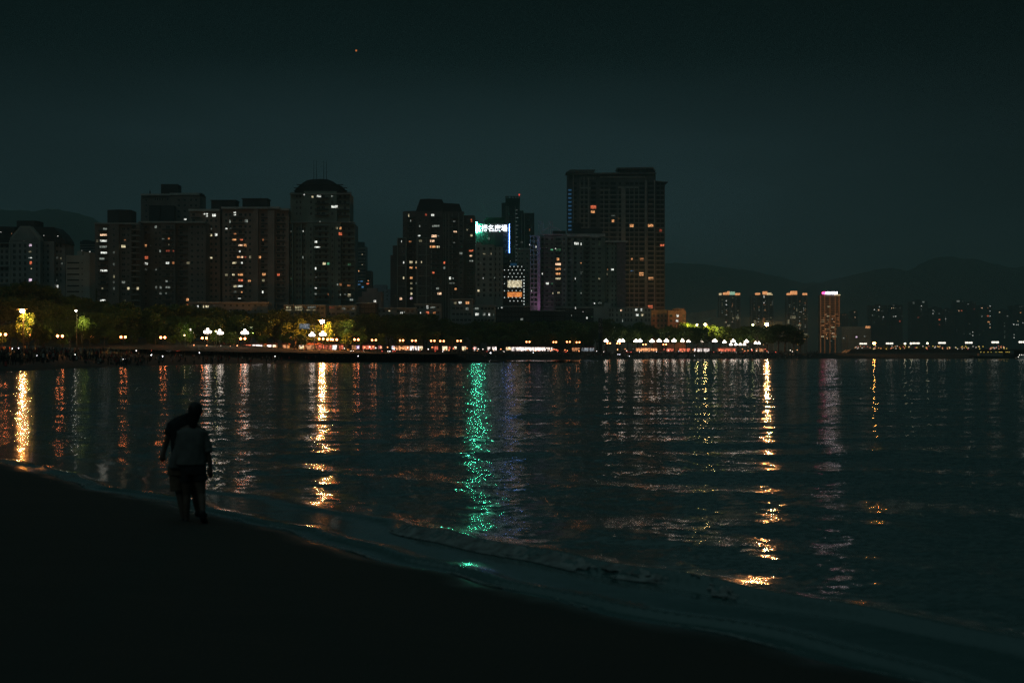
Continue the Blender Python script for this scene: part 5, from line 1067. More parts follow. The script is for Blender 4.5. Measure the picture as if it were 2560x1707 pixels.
for i in range(98):
    x = xa+1+(xb_-xa-60)*rr_.random(); k = rr_.choice('ooowrry' if i % 3 else 'oywwoy'); link('railing_light', lm[k], cz, (x, -.5, rr_.choice((5.9, 6.6, 7.2))+rr_.uniform(-.2,.3)))
pb = thing('moored_barge', 'low dark moored barge with orange deck lamps by the causeway', 'boat', (PX(2480, 832), 832, 0))
m = MB(); m.vprism([(-13,0),(-11,-2),(10,-2),(13,0),(10,2),(-11,2)], -.3, 1.6, top=1.04); m.build('hull', DARK, pb)
m = MB(); m.box(-8, 6, -1.6, 1.6, 1.6, 3.1); m.box(-8.4, 6.4, -1.9, 1.9, 3.1, 3.3); m.build('cabin', GREY, pb)
for px in (2452, 2460, 2470, 2478, 2490, 2498, 2502, 2505, 2515, 2519, 2523):
    m = MB(); m.ball((0,0,0), .22, 6, 4); m.build('deck_lamp', gl['y'], pb, (PX(px, 830)-pb.location.x, -2, PZ(880, 830)))
bt = thing('motor_boat', 'small white lit motor boat on the water at the right edge', 'boat', (PX(2553, 812), 812, 0))
m = MB(); m.vprism([(-3.4,0),(-2.6,-1),(2.6,-1.1),(3.2,0),(2.6,1.1),(-2.6,1)], -.2, .8, top=1.08); m.build('hull', pmat('boat_white', (.6, .6, .58), .4), bt)
m = MB(); m.box(-1.6, 1.4, -.8, .8, .8, 1.9); m.box(-1.8, 1.7, -.95, .95, 1.9, 2.02); m.build('cabin', pmat('boat_white', (.6,.6,.58), .4), bt)
for x, z in ((-1.3, 2.15), (0, 2.15), (1.3, 2.15), (-2, 1.0), (1.9, 1.0)): m = MB(); m.ball((0,0,0), .2, 6, 4); m.build('boat_lamp', glow('boat_lamp', (1, .97, .85), 3, False), bt, (x, -1, z))

# ------------------------------------------------------------------ stalls, cars and signs on the promenade road
def light_panel(name, col, s): return room(name, col, s)
def stall(px, D, w, h, col, s, label, z0=ZP, seed=0):
    r = thing('market_stall', label, 'stall', (PX(px, D), D, z0)); rd = random.Random(seed)
    m = MB(); m.box(-w/2, w/2, 1.9, 2.0, 0, h); m.box(-w/2, -w/2+.12, 0, 2, 0, h); m.box(w/2-.12, w/2, 0, 2, 0, h); m.box(-w/2+.12, w/2-.12, -.0, .5, 0, .95); m.build('booth', pmat('stall_panel', (.4, .38, .35), .7), r)
    m = MB(); m.prism([(-w/2-.3, h), (w/2+.3, h), (w/2+.1, h+.35), (0, h+.6), (-w/2-.1, h+.35)], -.5, 2.2); m.build('roof', pmat('stall_roof', (.35, .12, .08), .7), r)
    g = glow('stall_glow_%02d_%02d' % (int(col[1]*10), int(s)), col, s, False)
    gr = room('stall_panel_%02d_%02d' % (int(col[1]*10), int(s*10)), col, s*1.3); m = MB(); m.box(-w/2+.2, w/2-.2, 1.7, 1.85, 1.2, h-.15); m.build('lit_back_panel', gr, r)
    for k in range(max(2, int(w/1.3))): m = MB(); m.ball((0,0,0), .16, 6, 4); m.build('hanging_bulb', g, r, (-w/2+.5+k*(w-1)/max(1, int(w/1.3)-1), .2, h-.35))
WC = (1, .86, .8); OC = (1, .42, .18); RC = (1, .22, .12); YC = (1, .8, .45)
SW = 'market stall on the promenade, '
stl = [(386, 3.0, RC, 2.2, 'red glow, below the second lamp left of the white ones'), (447, 4.5, RC, 2.5, 'long red sign glow, left of the white lamps'), (491, 4.5, RC, 2.6, 'red roofed, between the white lamps'), (541, 5.5, OC, 2.2, 'orange roof line, by the right one of three white lamps'), (571, 4, OC, .9, 'dim orange, right of the white lamps'),
       (622, 5, RC, 2.4, 'red lettered glow, left of the brightest left stalls'), (643, 5, WC, 4.0, 'brilliant white, leftmost of the white stalls'), (655, 2.2, (.9, 1, .5), 1.4, 'greenish, between two white stalls'), (672, 2.4, WC, 3.6, 'slim white, among the bright stalls left of the domed tower'), (685, 2.0, YC, 2.4, 'small warm white, right of the slim white one'), (713, 3, OC, 1.2, 'dim orange, under the road sign'),
       (753, 2.4, YC, 2.4, 'warm white, right of the road sign post'), (773, 4, OC, 1.0, 'orange, left of the orange mast lamp'), (800, 4, RC, 1.4, 'red, below the orange mast lamp'), (819, 4, RC, 1.2, 'red, right of the orange mast lamp'), (836, 2.4, WC, 3.8, 'white, right of the orange mast lamp'), (852, 2.4, RC, 1.4, 'small red, left of the blue grey block'),
       (886, 3, OC, 1.8, 'orange, one before the pink block'), (894, 2, (.9, .6, 1), 1.6, 'violet, before the pink block'), (921, 6, RC, 1.8, 'long red, right of the pink block'), (950, 2, (1, .3, .3), 1.8, 'pinkish red, right of the long red one'), (983, 2, (.85, .9, 1), 1.6, 'bluish white, left of the orange porch'), (1006, 7, OC, 1.6, 'wide orange porch under a twin lamp'),
       (1028, 3, WC, 3.2, 'white, right of the orange porch'), (1042, 2.4, WC, 2.8, 'white, second right of the orange porch'), (1052, 2, YC, 2.6, 'warm, third right of the orange porch'), (1088, 3, RC, 1.4, 'red, below the stepped tower'), (1112, 3, WC, 2.6, 'white, below the right of the stepped tower'), (1124, 1.6, RC, 1.6, 'tiny red, right of the stepped tower'), (1138, 1.6, WC, 2.6, 'tiny white, left of the sign tower'),
       (1160, 2.6, WC, 2.4, 'white strip, below the left of the sign tower'), (1188, 2, WC, 1.6, 'small white below the rooftop sign'), (1222, 2, WC, 1.6, 'dim white below the characters'), (1236, 2.6, WC, 3.2, 'bright white below the characters'), (1271, 3, (1, .8, 1), 2.6, 'pinkish white below the dotted facade'), (1288, 4.5, (1, .8, .95), 3.2, 'pinkish white, second below the dotted facade'),
       (1306, 5, YC, 3.6, 'brilliant warm, first of the widest bright group'), (1322, 6, WC, 4.0, 'brilliant, second of the widest bright group'), (1334, 4.5, YC, 3.6, 'brilliant, third of the widest bright group'), (1346, 6, WC, 4.2, 'brilliant, fourth of the widest bright group'), (1356, 4, YC, 3.8, 'brilliant orange white, last of the widest bright group'), (1372, 2, WC, 2, 'slim white right of the bright group'), (1380, 1.6, (.9, .85, 1), 2, 'slim bluish right of the bright group'),
       (1440, 5, OC, 1.0, 'orange parasol stall left of the dark totem'), (1470, 8, (.7, .8, .9), .5, 'grey blue awning stall by the dark totem'), (1608, 10, OC, 2.0, 'long orange, below the tallest tower'), (1627, 9, OC, 2.0, 'long orange, second below the tallest tower'), (1676, 6, RC, 1.5, 'red, left of the orange end building'), (1712, 8, RC, 1.8, 'red, under the orange end building'), (1746, 6, WC, 2.2, 'warm white, by the black silhouetted trees'), (1764, 6, WC, 1.6, 'white, under the yellow lit trees'), (1812, 10, RC, 1.6, 'long red, left of the clump of black trees'), (1828, 7, RC, 1.8, 'red, second left of the clump of black trees'), (1900, 6, OC, 1.2, 'orange, under the clump of black trees')]
for i, (px, w, c, s, lab) in enumerate(stl):
    D = q_at(px)+24+(i % 3)*3; hh = 2.6 + (.9 if px < 1280 or True else 0)*0
    stall(px, D, w*.85, 3.0, c, s*.5, SW+lab, seed=i)
# low bollard lamps between the strollers
bm_ = MB(); bm_.tube((0,0,0), (0,0,1.0), .09, .07, 6); bo_me = bm_.mesh('post', POST); gls = []
for nm, c_, s_ in (('bollard_orange', (1, .34, .12), 4.5), ('bollard_white', (1, .86, .72), 4), ('bollard_red', (1, .16, .09), 3.5)): bm_ = MB(); bm_.ball((0,0,0), .2, 6, 4); gls.append(bm_.mesh('lamp_head', glow(nm, c_, s_, False)))
rb = random.Random(31)
for i in range(120):
    px = rb.choice((rb.uniform(430, 700), rb.uniform(850, 1400), rb.uniform(850, 1400), rb.uniform(1400, 2000))); D = q_at(px)+rb.uniform(3, 20); k = rb.choice((0, 0, 1, 2)); hgt = rb.uniform(.9, 2.4)
    r = thing('bollard_lamp', '', 'bollard lamp', (PX(px, D), D, ZP), 'small lamps along the promenade'); link('post', bo_me, r).scale = (1, 1, hgt); link('lamp_head', gls[k], r, (0, 0, hgt+.15)); PEND2.append((r, px, 'small low %s lamp' % ('orange', 'white', 'red')[k]))
# cars on the promenade road
cb = MB(); cb.vprism([(-2.15,-.82),(2.15,-.82),(2.2,0),(2.15,.82),(-2.15,.82),(-2.2,0)], .3, .92, top=.98); body_o = cb
body_me = cb.mesh('body', [pmat('car_paint', (.22, .22, .24), .3, metal=.3, var=.05)], False)
cb = MB(); cb.prism([(-1.5,.9),(-1.0,1.45),(.75,1.45),(1.35,.9)], -.7, .7); cab_me = cb.mesh('cabin', GLASS)
cb = MB(); cb.tube((0,-.1,0), (0,.1,0), .33, .33, 12); cb.tube((0,-.12,0), (0,.12,0), .18, .18, 8); whl_me = cb.mesh('wheel', pmat('tyre', (.03, .03, .03), .9))
cb = MB(); cb.ball((0,0,0), .13, 6, 4); hl_me = cb.mesh('headlight', glow('headlight', (1, .95, .85), 9, False)); cb = MB(); cb.ball((0,0,0), .12, 6, 4); tl_me = cb.mesh('tail_light', glow('tail_light', (1, .08, .04), 5, False))
proto = None; rc = random.Random(9)
spots = [358, 395, 432, 505, 525, 560, 590, 700, 727, 745, 788, 812, 848, 870, 892, 905, 918, 932, 944, 962, 975, 1062, 1075, 1095, 1205, 1250, 1405, 1500, 1560, 1585, 1640, 1655, 1695, 1730, 1775, 1795, 1850, 1875, 1930]
cars = []
for i, px in enumerate(spots):
    D = q_at(px)+16+(i % 2)*3.5; a = 0 if i % 2 else math.pi
    if proto is None:
        r = thing('parked_car', '', 'car', (0,0,0), 'cars on the promenade road'); link('body', body_me, r); link('cabin', cab_me, r)
        for x in (-1.35, 1.35):
            for y in (-.78, .78): link('wheel', whl_me, r, (x, y, .33))
        for y in (-.6, .6): link('headlight', hl_me, r, (2.14, y, .66)); link('tail_light', tl_me, r, (-2.14, y, .72))
        proto = r
    else: r = copy_tree(proto)
    r.location = (PX(px, D), D, ZP); r.rotation_euler.z = a + rc.choice((-1, 1))*rc.uniform(.25, .7); PEND2.append((r, px, 'dark parked car with lights on'))
# blue road sign on a post
rs = thing('road_sign', 'large grey blue road sign on a side arm above the promenade trees', 'sign', (PX(786, 512), 512, ZP)); ox = rs.location.x
m = MB(); m.tube((0,0,0), (0,0,PZ(808,512)-ZP), .14, .11, 7); 
for py in (812, 821): m.tube((0,0,PZ(py,512)-ZP), (PX(750,512)-ox,0,PZ(py,512)-ZP), .07, .07, 5)
m.build('post', METAL, rs)
m = MB(); m.box(PX(748,512)-ox, PX(774,512)-ox, -.1, 0, PZ(822,512)-ZP, PZ(809,512)-ZP); m.build('panel', pmat('sign_panel', (.12, .22, .34), .5, emit=(.3, .45, .6), es=.10), rs)  # panel and marks given a faint glow in place of reflected lamplight
m = MB(); wv = pmat('sign_white_marks', (.7, .74, .76), .5, emit=(.8, .9, 1), es=.28)
for px, py, w, h in ((752, 811, 5, 1), (755, 814, 6, 1), (752, 817, 3, 1), (761, 811, 3, 2), (767, 811.5, 4, 1.2), (762, 815, 9, .7), (762, 818.5, 9, .7), (764.5, 815, .7, 6), (769.5, 815, .7, 6), (771, 820, 3, 1.4)): m.box(PX(px-w/2,512)-ox, PX(px+w/2,512)-ox, -.13, -.101, PZ(py+h/2,512)-ZP, PZ(py-h/2,512)-ZP)
m.build('marking', wv, rs)
# dark totem with faint ornaments
tt = thing('ornamental_totem', 'tall dark ornamental column with pale rings above the crowd, left of the white lamps', 'monument', (PX(1501, 745), 745, ZP))
m = MB(); hT = PZ(795, 745)-ZP
for i in range(8): m.tube((0,0,hT*i/8), (0,0,hT*(i+1)/8), 1.15-.08*(i % 2), 1.05+.06*(i % 2), 10)
m.build('column', DARK, tt)
m = MB()
for a, py in ((.4, 800), (-.5, 811), (.5, 813), (-.5, 828), (.6, 826)):
    z = PZ(py, 745)-ZP
    for k in range(10): t0 = k/10*6.28; t1 = (k+1)/10*6.28; m.tube((a+.45*math.cos(t0), -1.25, z+.9*math.sin(t0)), (a+.45*math.cos(t1), -1.25, z+.9*math.sin(t1)), .08, .08, 4)
m.build('ornament', pmat('pale_ornament', (.5, .5, .45), .7), tt)
# the small orange light high in the sky
sl = thing('sky_lantern', 'tiny glowing orange light floating high in the dark sky', 'lantern', tuple(P(890.5, 129, 900)))
m = MB(); m.vprism([(.42*math.cos(a), .42*math.sin(a)) for a in [i*math.pi/4 for i in range(8)]], -.1, .95, top=1.35); m.build('paper_shade', glow('lantern_glow', (1, .30, .08), .5, False), sl)
m = MB(); m.tube((0,0,-.2), (0,0,-.1), .2, .2, 8); m.build('burner', DARK, sl)
# ------------------------------------------------------------------ people
SKIN = pmat('skin', (.13, .085, .062), .6, scale=6)
def skin_union(chains, name, mats, voxel=.012, parent=None, loc=None, smooth_it=6, seg=12):
    """chains: lists of (point, radius or (rx,ry)) joined into one continuous surface"""
    m = MB()
    for ch in chains:
        for i in range(len(ch)-1):
            (p0, r0), (p1, r1) = ch[i], ch[i+1]; m.tube(p0, p1, r0, r1, seg)
        for p, r in ch: m.ball(p, r*.995, seg, 8)
    me = m.mesh(name+'_raw', mats); o = bpy.data.objects.new(name, me); COL.objects.link(o)
    md = o.modifiers.new('r', 'REMESH'); md.mode = 'VOXEL'; md.voxel_size = voxel; md.use_smooth_shade = True
    sm = o.modifiers.new('s', 'SMOOTH'); sm.factor = .5; sm.iterations = smooth_it
    dg = bpy.context.evaluated_depsgraph_get(); em = bpy.data.meshes.new_from_object(o.evaluated_get(dg)); bpy.data.objects.remove(o)
    em.name = name; em.materials.clear(); em.materials.append(mats if not isinstance(mats, list) else mats[0])
    return link(name, em, parent, loc)
def ring_loft(name, rings, mat, parent, n=36, wr=.012, seed=0, thick=.006):
    """garment: closed rings (cx, cy, z, rx, ry); wrinkled, with real thickness"""
    vs = []; fs = []
    dense = []
    for i in range(len(rings)-1):
        for s in range(5):
            t = s/5; dense.append(tuple(a*(1-t)+c*t for a, c in zip(rings[i], rings[i+1])))
    dense.append(rings[-1])
    for j, (cx, cy, z, rx, ry) in enumerate(dense):
        for i in range(n):
            a = 2*math.pi*i/n; w = wr*(mnoise((math.cos(a)*2.4+seed, math.sin(a)*2.4, z*5)) + .6*mnoise((math.cos(a)*6, math.sin(a)*6+seed, z*3)))
            vs.append((cx+(rx+w)*math.cos(a), cy+(ry+w)*math.sin(a), z+w*.3))
    for j in range(len(dense)-1):
        for i in range(n): a = j*n+i; c = j*n+(i+1) % n; fs.append((a, c, c+n, a+n))
    me = bpy.data.meshes.new(name); me.from_pydata(vs, [], fs); me.polygons.foreach_set('use_smooth', [True]*len(fs)); me.materials.append(mat); me.update()
    o = link(name, me, parent); md = o.modifiers.new('solid', 'SOLIDIFY'); md.thickness = thick; md.offset = 0; return o
def hand(w, tip, side, r=.9, curl=.25):
    """palm and five fingers from wrist w towards tip"""
    w = Vector(w); tip = Vector(tip); d = (tip-w); L = d.length; d.normalize(); fwd = Vector((0, -1, 0)); s = d.cross(fwd).normalized(); ch = []
    palm = w+d*L*.45; ch.append([(w, .024*r), (palm, .034*r)]); ch.append([(w+s*.012, .02), (palm+s*.022, .022)]); ch.append([(w-s*.012, .02), (palm-s*.022, .022)])
    for k, f in enumerate((.86, 1.0, .95, .78)):
        b0 = palm+s*(.027-.018*k); m1 = b0+d*L*.30*f+fwd*-.01; m2 = m1+d*L*.22*f+Vector((0, curl*.06, 0)); ch.append([(b0, .0095), (m1, .009), (m2, .0075)])
    t0 = w+d*L*.2+s*side*.02; t1 = t0+d*.03+s*side*.025; ch.append([(t0, .013), (t1, .0105), (t1+d*.03, .008)])
    return ch
def mz(zx_, zy_, y=0): return Vector(((zx_-575)*.001259, y, (1475-zy_)*.001259))
FD = 20.05; FX = PX(360+575/4.48, FD)
# person at the right: grey shirt, dark shorts, one foot trailing
pw_ = thing('person', 'person in a loose grey shirt and dark shorts leaning on a companion', 'person', (FX, FD, .03), 'couple walking at the water edge')
hd = mz(578, 215, 0)
ch = [[(hd, .083), (hd+Vector((0,.012,-.04)), .075), (hd+Vector((0,.03,-.085)), .05)], [(hd+Vector((-.01,-.01,-.08)), .055), (mz(555, 370), .052), (mz(545, 440), .075)],
      [(mz(548, 430), .07), (mz(545, 520), .125), (mz(545, 640), .115), (mz(548, 760), .115), (mz(550, 870), .135)], [(mz(430, 455), .055), (mz(500, 425), .06), (mz(600, 425), .06), (mz(655, 450), .055)],
      [(mz(660, 455), .052), (mz(722, 680), .038), (mz(742, 850), .026)], [(mz(430, 460), .052), (mz(385, 640, .1), .038), (mz(420, 800, .2), .028)],
      [(mz(495, 890), .095), (mz(482, 1000), .085), (mz(478, 1165, .02), .056), (mz(478, 1250, .0), .054), (mz(480, 1425), .036), (mz(482, 1452), .038)], [(mz(482, 1455,-.02), .036), (mz(482, 1462, .14), .028)],
      [(mz(605, 890), .095), (mz(625, 1010), .085), (mz(650, 1165, -.04), .056), (mz(672, 1230, -.12), .052), (mz(702, 1350, -.24), .034)], [(mz(702, 1352, -.25), .036), (mz(708, 1455, -.15), .03)],
      [(hd+Vector((0,.085,-.005)), .014), (hd+Vector((0,.1,-.02)), .012)], [(hd+Vector((.083,.01,-.01)), .018), (hd+Vector((.083,.0,-.03)), .012)], [(hd+Vector((-.083,.01,-.01)), .018), (hd+Vector((-.083,.0,-.03)), .012)]]
ch += hand(mz(742, 855), mz(742, 985), 1) + hand(mz(420, 800, .2), mz(470, 840, .25), -1)
skin_union(ch, 'body', SKIN, .009, pw_)
HAIR = pmat('dark_hair', (.012, .010, .009), .5, scale=20)
skin_union([[(hd+Vector((0,-.018,.02)), .104), (hd+Vector((0,-.03,-.03)), .098)], [(hd+Vector((0,-.03,-.03)), .088), (mz(560, 330, -.035), .075), (mz(556, 385, -.04), .058)]], 'hair', HAIR, .012, pw_)
SHIRT = pmat('grey_cotton', (.17, .165, .155), .9, scale=14, var=.15); SHORTS = pmat('dark_denim', (.03, .032, .035), .9, scale=14); BLACKT = pmat('black_cotton', (.022, .022, .023), .9, scale=14); KHAKI = pmat('khaki_cotton', (.19, .13, .085), .9, scale=14)
c = lambda x, y, rx, ry, yy=0: (mz(x, y).x, yy, mz(x, y).z, rx, ry)
ring_loft('shirt', [c(552, 405, .062, .06), c(548, 425, .15, .09), c(546, 450, .205, .115), c(545, 520, .2, .135), c(540, 640, .195, .14), c(535, 760, .21, .15), c(530, 822, .212, .155)], SHIRT, pw_, wr=.022, seed=1)
def sleeve(name, a, b2, r0, r1, mat, par):
    m = MB(); a = Vector(a); b2 = Vector(b2)
    for i in range(6): t0 = i/6; t1 = (i+1)/6; m.tube(a.lerp(b2, t0), a.lerp(b2, t1), r0+(r1-r0)*t0+.004*math.sin(i*2), r0+(r1-r0)*t1+.004*math.sin(i*2+2), 14, cap=(i == 5 or i == 0))
    return m.build(name, mat, par, smooth=True)
sleeve('sleeve', mz(655, 455), mz(728, 690), .072, .062, SHIRT, pw_); sleeve('sleeve', mz(430, 460), mz(372, 640, .06), .072, .058, SHIRT, pw_)
ring_loft('shirt_tail', [c(420, 560, .05, .06, .03), c(390, 650, .075, .06, .03), c(365, 760, .10, .07, .03), c(358, 870, .085, .06, .03)], SHIRT, pw_, n=20, wr=.02, seed=4)
ring_loft('shorts', [c(548, 800, .165, .125), c(550, 880, .178, .145), c(555, 930, .175, .14)], SHORTS, pw_, wr=.008, seed=2)
ring_loft('shorts_leg', [c(500, 900, .1, .115), c(488, 960, .098, .112), c(484, 1005, .098, .11)], SHORTS, pw_, n=24, wr=.012, seed=3); ring_loft('shorts_leg', [c(608, 900, .1, .115), c(622, 950, .098, .112), c(630, 1000, .1, .11)], SHORTS, pw_, n=24, wr=.012, seed=5)
SHOE = pmat('black_shoe', (.015, .015, .016), .6)
skin_union([[(mz(702, 1345, -.26), .046), (mz(706, 1400, -.25), .05), (mz(712, 1465, -.14), .042)]], 'shoe', SHOE, .01, pw_); skin_union([[(mz(482, 1462, -.04), .042), (mz(482, 1466, .10), .04), (mz(482, 1470, .18), .028)]], 'shoe', SHOE, .01, pw_)
# person at the left: black shirt, long khaki shorts, leaning over
pm_ = thing('person', 'taller person in a black T-shirt and long khaki shorts, leaning in with one arm hanging', 'person', (FX, FD+.16, .03), 'couple walking at the water edge')
h2 = mz(540, 225, .05)
ch = [[(h2, .088), (h2+Vector((.01,.01,-.06)), .07)], [(h2+Vector((-.03,-.02,-.05)), .06), (mz(480, 300), .062), (mz(430, 350), .085)],
      [(mz(410, 380), .11), (mz(400, 480), .12), (mz(395, 620), .11), (mz(392, 740), .11), (mz(390, 860), .125)], [(mz(290, 375), .062), (mz(350, 335), .065), (mz(430, 320), .065), (mz(480, 350, .06), .06)],
      [(mz(285, 385), .056), (mz(218, 590), .041), (mz(190, 715, -.03), .028)], [(mz(480, 360, .06), .055), (mz(560, 520, .2), .042), (mz(640, 600, .18), .028)],
      [(mz(335, 880), .1), (mz(345, 1000), .085), (mz(372, 1160), .058), (mz(392, 1250, -.02), .058), (mz(425, 1425, -.06), .038)], [(mz(428, 1448,-.07), .038), (mz(436, 1462, .1), .028)],
      [(mz(420, 880), .1), (mz(470, 1000, .05), .085), (mz(530, 1170, .1), .058), (mz(540, 1260, .1), .055), (mz(560, 1390, .12), .038)], [(mz(560, 1400,.1), .036), (mz(610, 1415, .2), .03)],
      [(h2+Vector((.03,.085,-.005)), .014), (h2+Vector((.035,.1,-.02)), .012)], [(h2+Vector((.088,.01,-.01)), .018), (h2+Vector((.088,.0,-.03)), .012)], [(h2+Vector((-.088,.01,-.01)), .018), (h2+Vector((-.088,.0,-.03)), .012)]]
ch += hand(mz(190, 715, -.03), mz(172, 815, -.03), -1) + hand(mz(640, 600, .18), mz(690, 660, .12), 1)
skin_union(ch, 'body', SKIN, .009, pm_)
skin_union([[(h2+Vector((0,-.015,.028)), .098), (h2+Vector((-.01,-.03,-.02)), .094), (h2+Vector((-.03,-.03,-.06)), .07)]], 'hair', HAIR, .012, pm_)
ring_loft('shirt', [c(500, 250, .05, .05), c(468, 272, .085, .075), c(430, 308, .135, .1), c(395, 365, .19, .13), c(392, 450, .165, .15), c(395, 560, .145, .145), c(395, 700, .14, .14), c(392, 860, .145, .15)], BLACKT, pm_, wr=.02, seed=7)
sleeve('sleeve', mz(292, 380), mz(238, 500), .074, .066, BLACKT, pm_); sleeve('sleeve', mz(470, 352, .05), mz(530, 455, .16), .072, .062, BLACKT, pm_)
ring_loft('shorts', [c(366, 840, .16, .13), c(368, 900, .17, .145), c(372, 950, .168, .14)], KHAKI, pm_, wr=.008, seed=8)
ring_loft('shorts_leg', [c(335, 900, .105, .12), c(342, 1020, .098, .115), c(350, 1130, .092, .11)], KHAKI, pm_, n=24, wr=.014, seed=9); ring_loft('shorts_leg', [c(425, 900, .105, .12, .02), c(465, 1010, .098, .115, .05), c(505, 1120, .09, .11, .09)], KHAKI, pm_, n=24, wr=.014, seed=10)
skin_union([[(mz(428, 1455, -.1), .042), (mz(434, 1466, .04), .042), (mz(440, 1470, .13), .03)]], 'shoe', SHOE, .01, pm_); skin_union([[(mz(562, 1398, .06), .044), (mz(600, 1415, .14), .044), (mz(625, 1420, .2), .034)]], 'shoe', SHOE, .01, pm_)

# ------------------------------------------------------------------ the crowd on the far beach and promenade
def fig(pose, top, bot):
    m = MB(); sk, tp, bt = 0, 1, 2
    def lim(pts, rs, mi, n=6):
        for i in range(len(pts)-1): m.tube(pts[i], pts[i+1], rs[i], rs[i+1], n, mi)
    if pose == 'sit':
        m.ball((0,0,.86), .11, 7, 5, sk); lim([(0,0,.72), (0,0,.8)], [.05, .05], sk); lim([(0,.1,.12), (0,.06,.4), (0,0,.68)], [.17, .15, .16], tp, 8)
        for s in (-1, 1): lim([(s*.1,.08,.12), (s*.14,-.32,.42), (s*.13,-.5,.06)], [.085, .065, .045], bt); lim([(s*.2,.02,.64), (s*.24,-.12,.4), (s*.14,-.32,.36)], [.05, .04, .03], sk); m.ball((s*.13,-.56,.05), .055, 6, 4, sk)
    else:
        m.ball((0,0,1.6), .105, 7, 6, sk, (.9, 1, 1.15)); m.ball((0,.02,1.64), .108, 7, 5, 3, (.95, 1, 1)); lim([(0,0,1.42), (0,0,1.52)], [.055, .05], sk)
        lim([(0,0,.9), (0,0,1.12), (0,0,1.34), (0,0,1.45)], [.15, .135, .18, .08], tp, 8)
        st = {'stand': (.1, 0), 'walk': (.1, .28), 'phone': (.12, .05)}[pose]
        for s in (-1, 1):
            lim([(s*.09,0,.92), (s*st[0],s*st[1]*.6,.5), (s*st[0],s*st[1],.06)], [.09, .062, .042], bt); m.ball((s*st[0], s*st[1]-.05, .04), .055, 6, 4, sk, (.8, 1.5, .7))
            if pose == 'phone': lim([(s*.2,0,1.38), (s*.2,-.14,1.2), (s*.05,-.34,1.42)], [.055, .042, .032], sk)
            else: lim([(s*.2,0,1.38), (s*.25,-s*st[1]*.4,1.12), (s*.24,-s*st[1]*.7,.86)], [.055, .042, .032], sk)
    return m
CLO = {'dark': (.02, .022, .025), 'pale': (.55, .55, .52), 'red': (.42, .06, .05), 'blue': (.06, .10, .22), 'beige': (.36, .28, .2)}
FIG = {}
HAIRM = HAIR
for pose in ('stand', 'walk', 'phone', 'sit'):
    for cn, cc in CLO.items():
        FIG[pose, cn] = fig(pose, cn, 'dark').mesh('person', [SKIN, pmat('cloth_'+cn, cc, .9), pmat('cloth_dark' if cn != 'dark' else 'cloth_blue', CLO['dark'], .9), HAIRM])
W2 = {'stand': 'standing figure', 'walk': 'walker', 'phone': 'figure holding a phone', 'sit': 'seated figure'}
rp = random.Random(21)
def put_person(px, D, z, pose=None, cn=None, zone='on the far beach', group='people on the far beach'):
    pose = pose or rp.choice(('stand', 'stand', 'walk', 'walk', 'sit')); cn = cn or rp.choice(('dark', 'dark', 'pale', 'blue', 'beige', 'red'))
    o = link('person', FIG[pose, cn], None, (PX(px, D), D, z), rp.uniform(0, 6.28)); s = rp.uniform(.92, 1.04); o.scale = (s*1.08, s*1.08, s)
    tag(o, None, 'person', group); PEND3.append((o, px, pose, cn, zone)); return o
PEND3 = []
def beach_z_at(px, D):
    """height of the sand at a column and depth between water line and wall"""
    w, q = w_at(px), q_at(px); u = min(1, max(0, (D-w)/max(1, q-w))); return 2.75*u*.97
def true_u(x, y):
    i = int(np.argmin(((WW*.5+QQ*.5)-np.array((x, y)))@np.array((0,0)) if False else np.hypot(*(WW-np.array((x,y))).T)+np.hypot(*(QQ-np.array((x,y))).T)))
    w, q = WW[i], QQ[i]; v = q-w; return float(np.clip(np.dot(np.array((x, y))-w, v)/np.dot(v, v), -.2, 1))
zone_of = lambda px: 'left part of the far beach' if px < 360 else 'middle of the far beach' if px < 1100 else 'right part of the far beach'
def put_beach(px, D, **k): x = PX(px, D); return put_person(px, D, 2.75*max(0.01, true_u(x, D)), **k)
for i in range(150):
    px = rp.uniform(-5, 330) if i < 112 else rp.uniform(330, 700); w, q = w_at(px), q_at(px); D = w+4+(q-w-6)*rp.random()**(1.1)
    put_beach(px, D, zone=zone_of(px))
for i in range(44):
    px = rp.uniform(700, 1380); w, q = w_at(px), q_at(px); D = w+3+(q-w-4)*rp.random(); put_beach(px, D, zone=zone_of(px))
for i in range(78):
    px = rp.uniform(0, 1360); D = q_at(px)+1+9*rp.random(); put_person(px, D, ZP, rp.choice(('stand', 'walk')), zone='lamp lit promenade', group='people on the promenade')
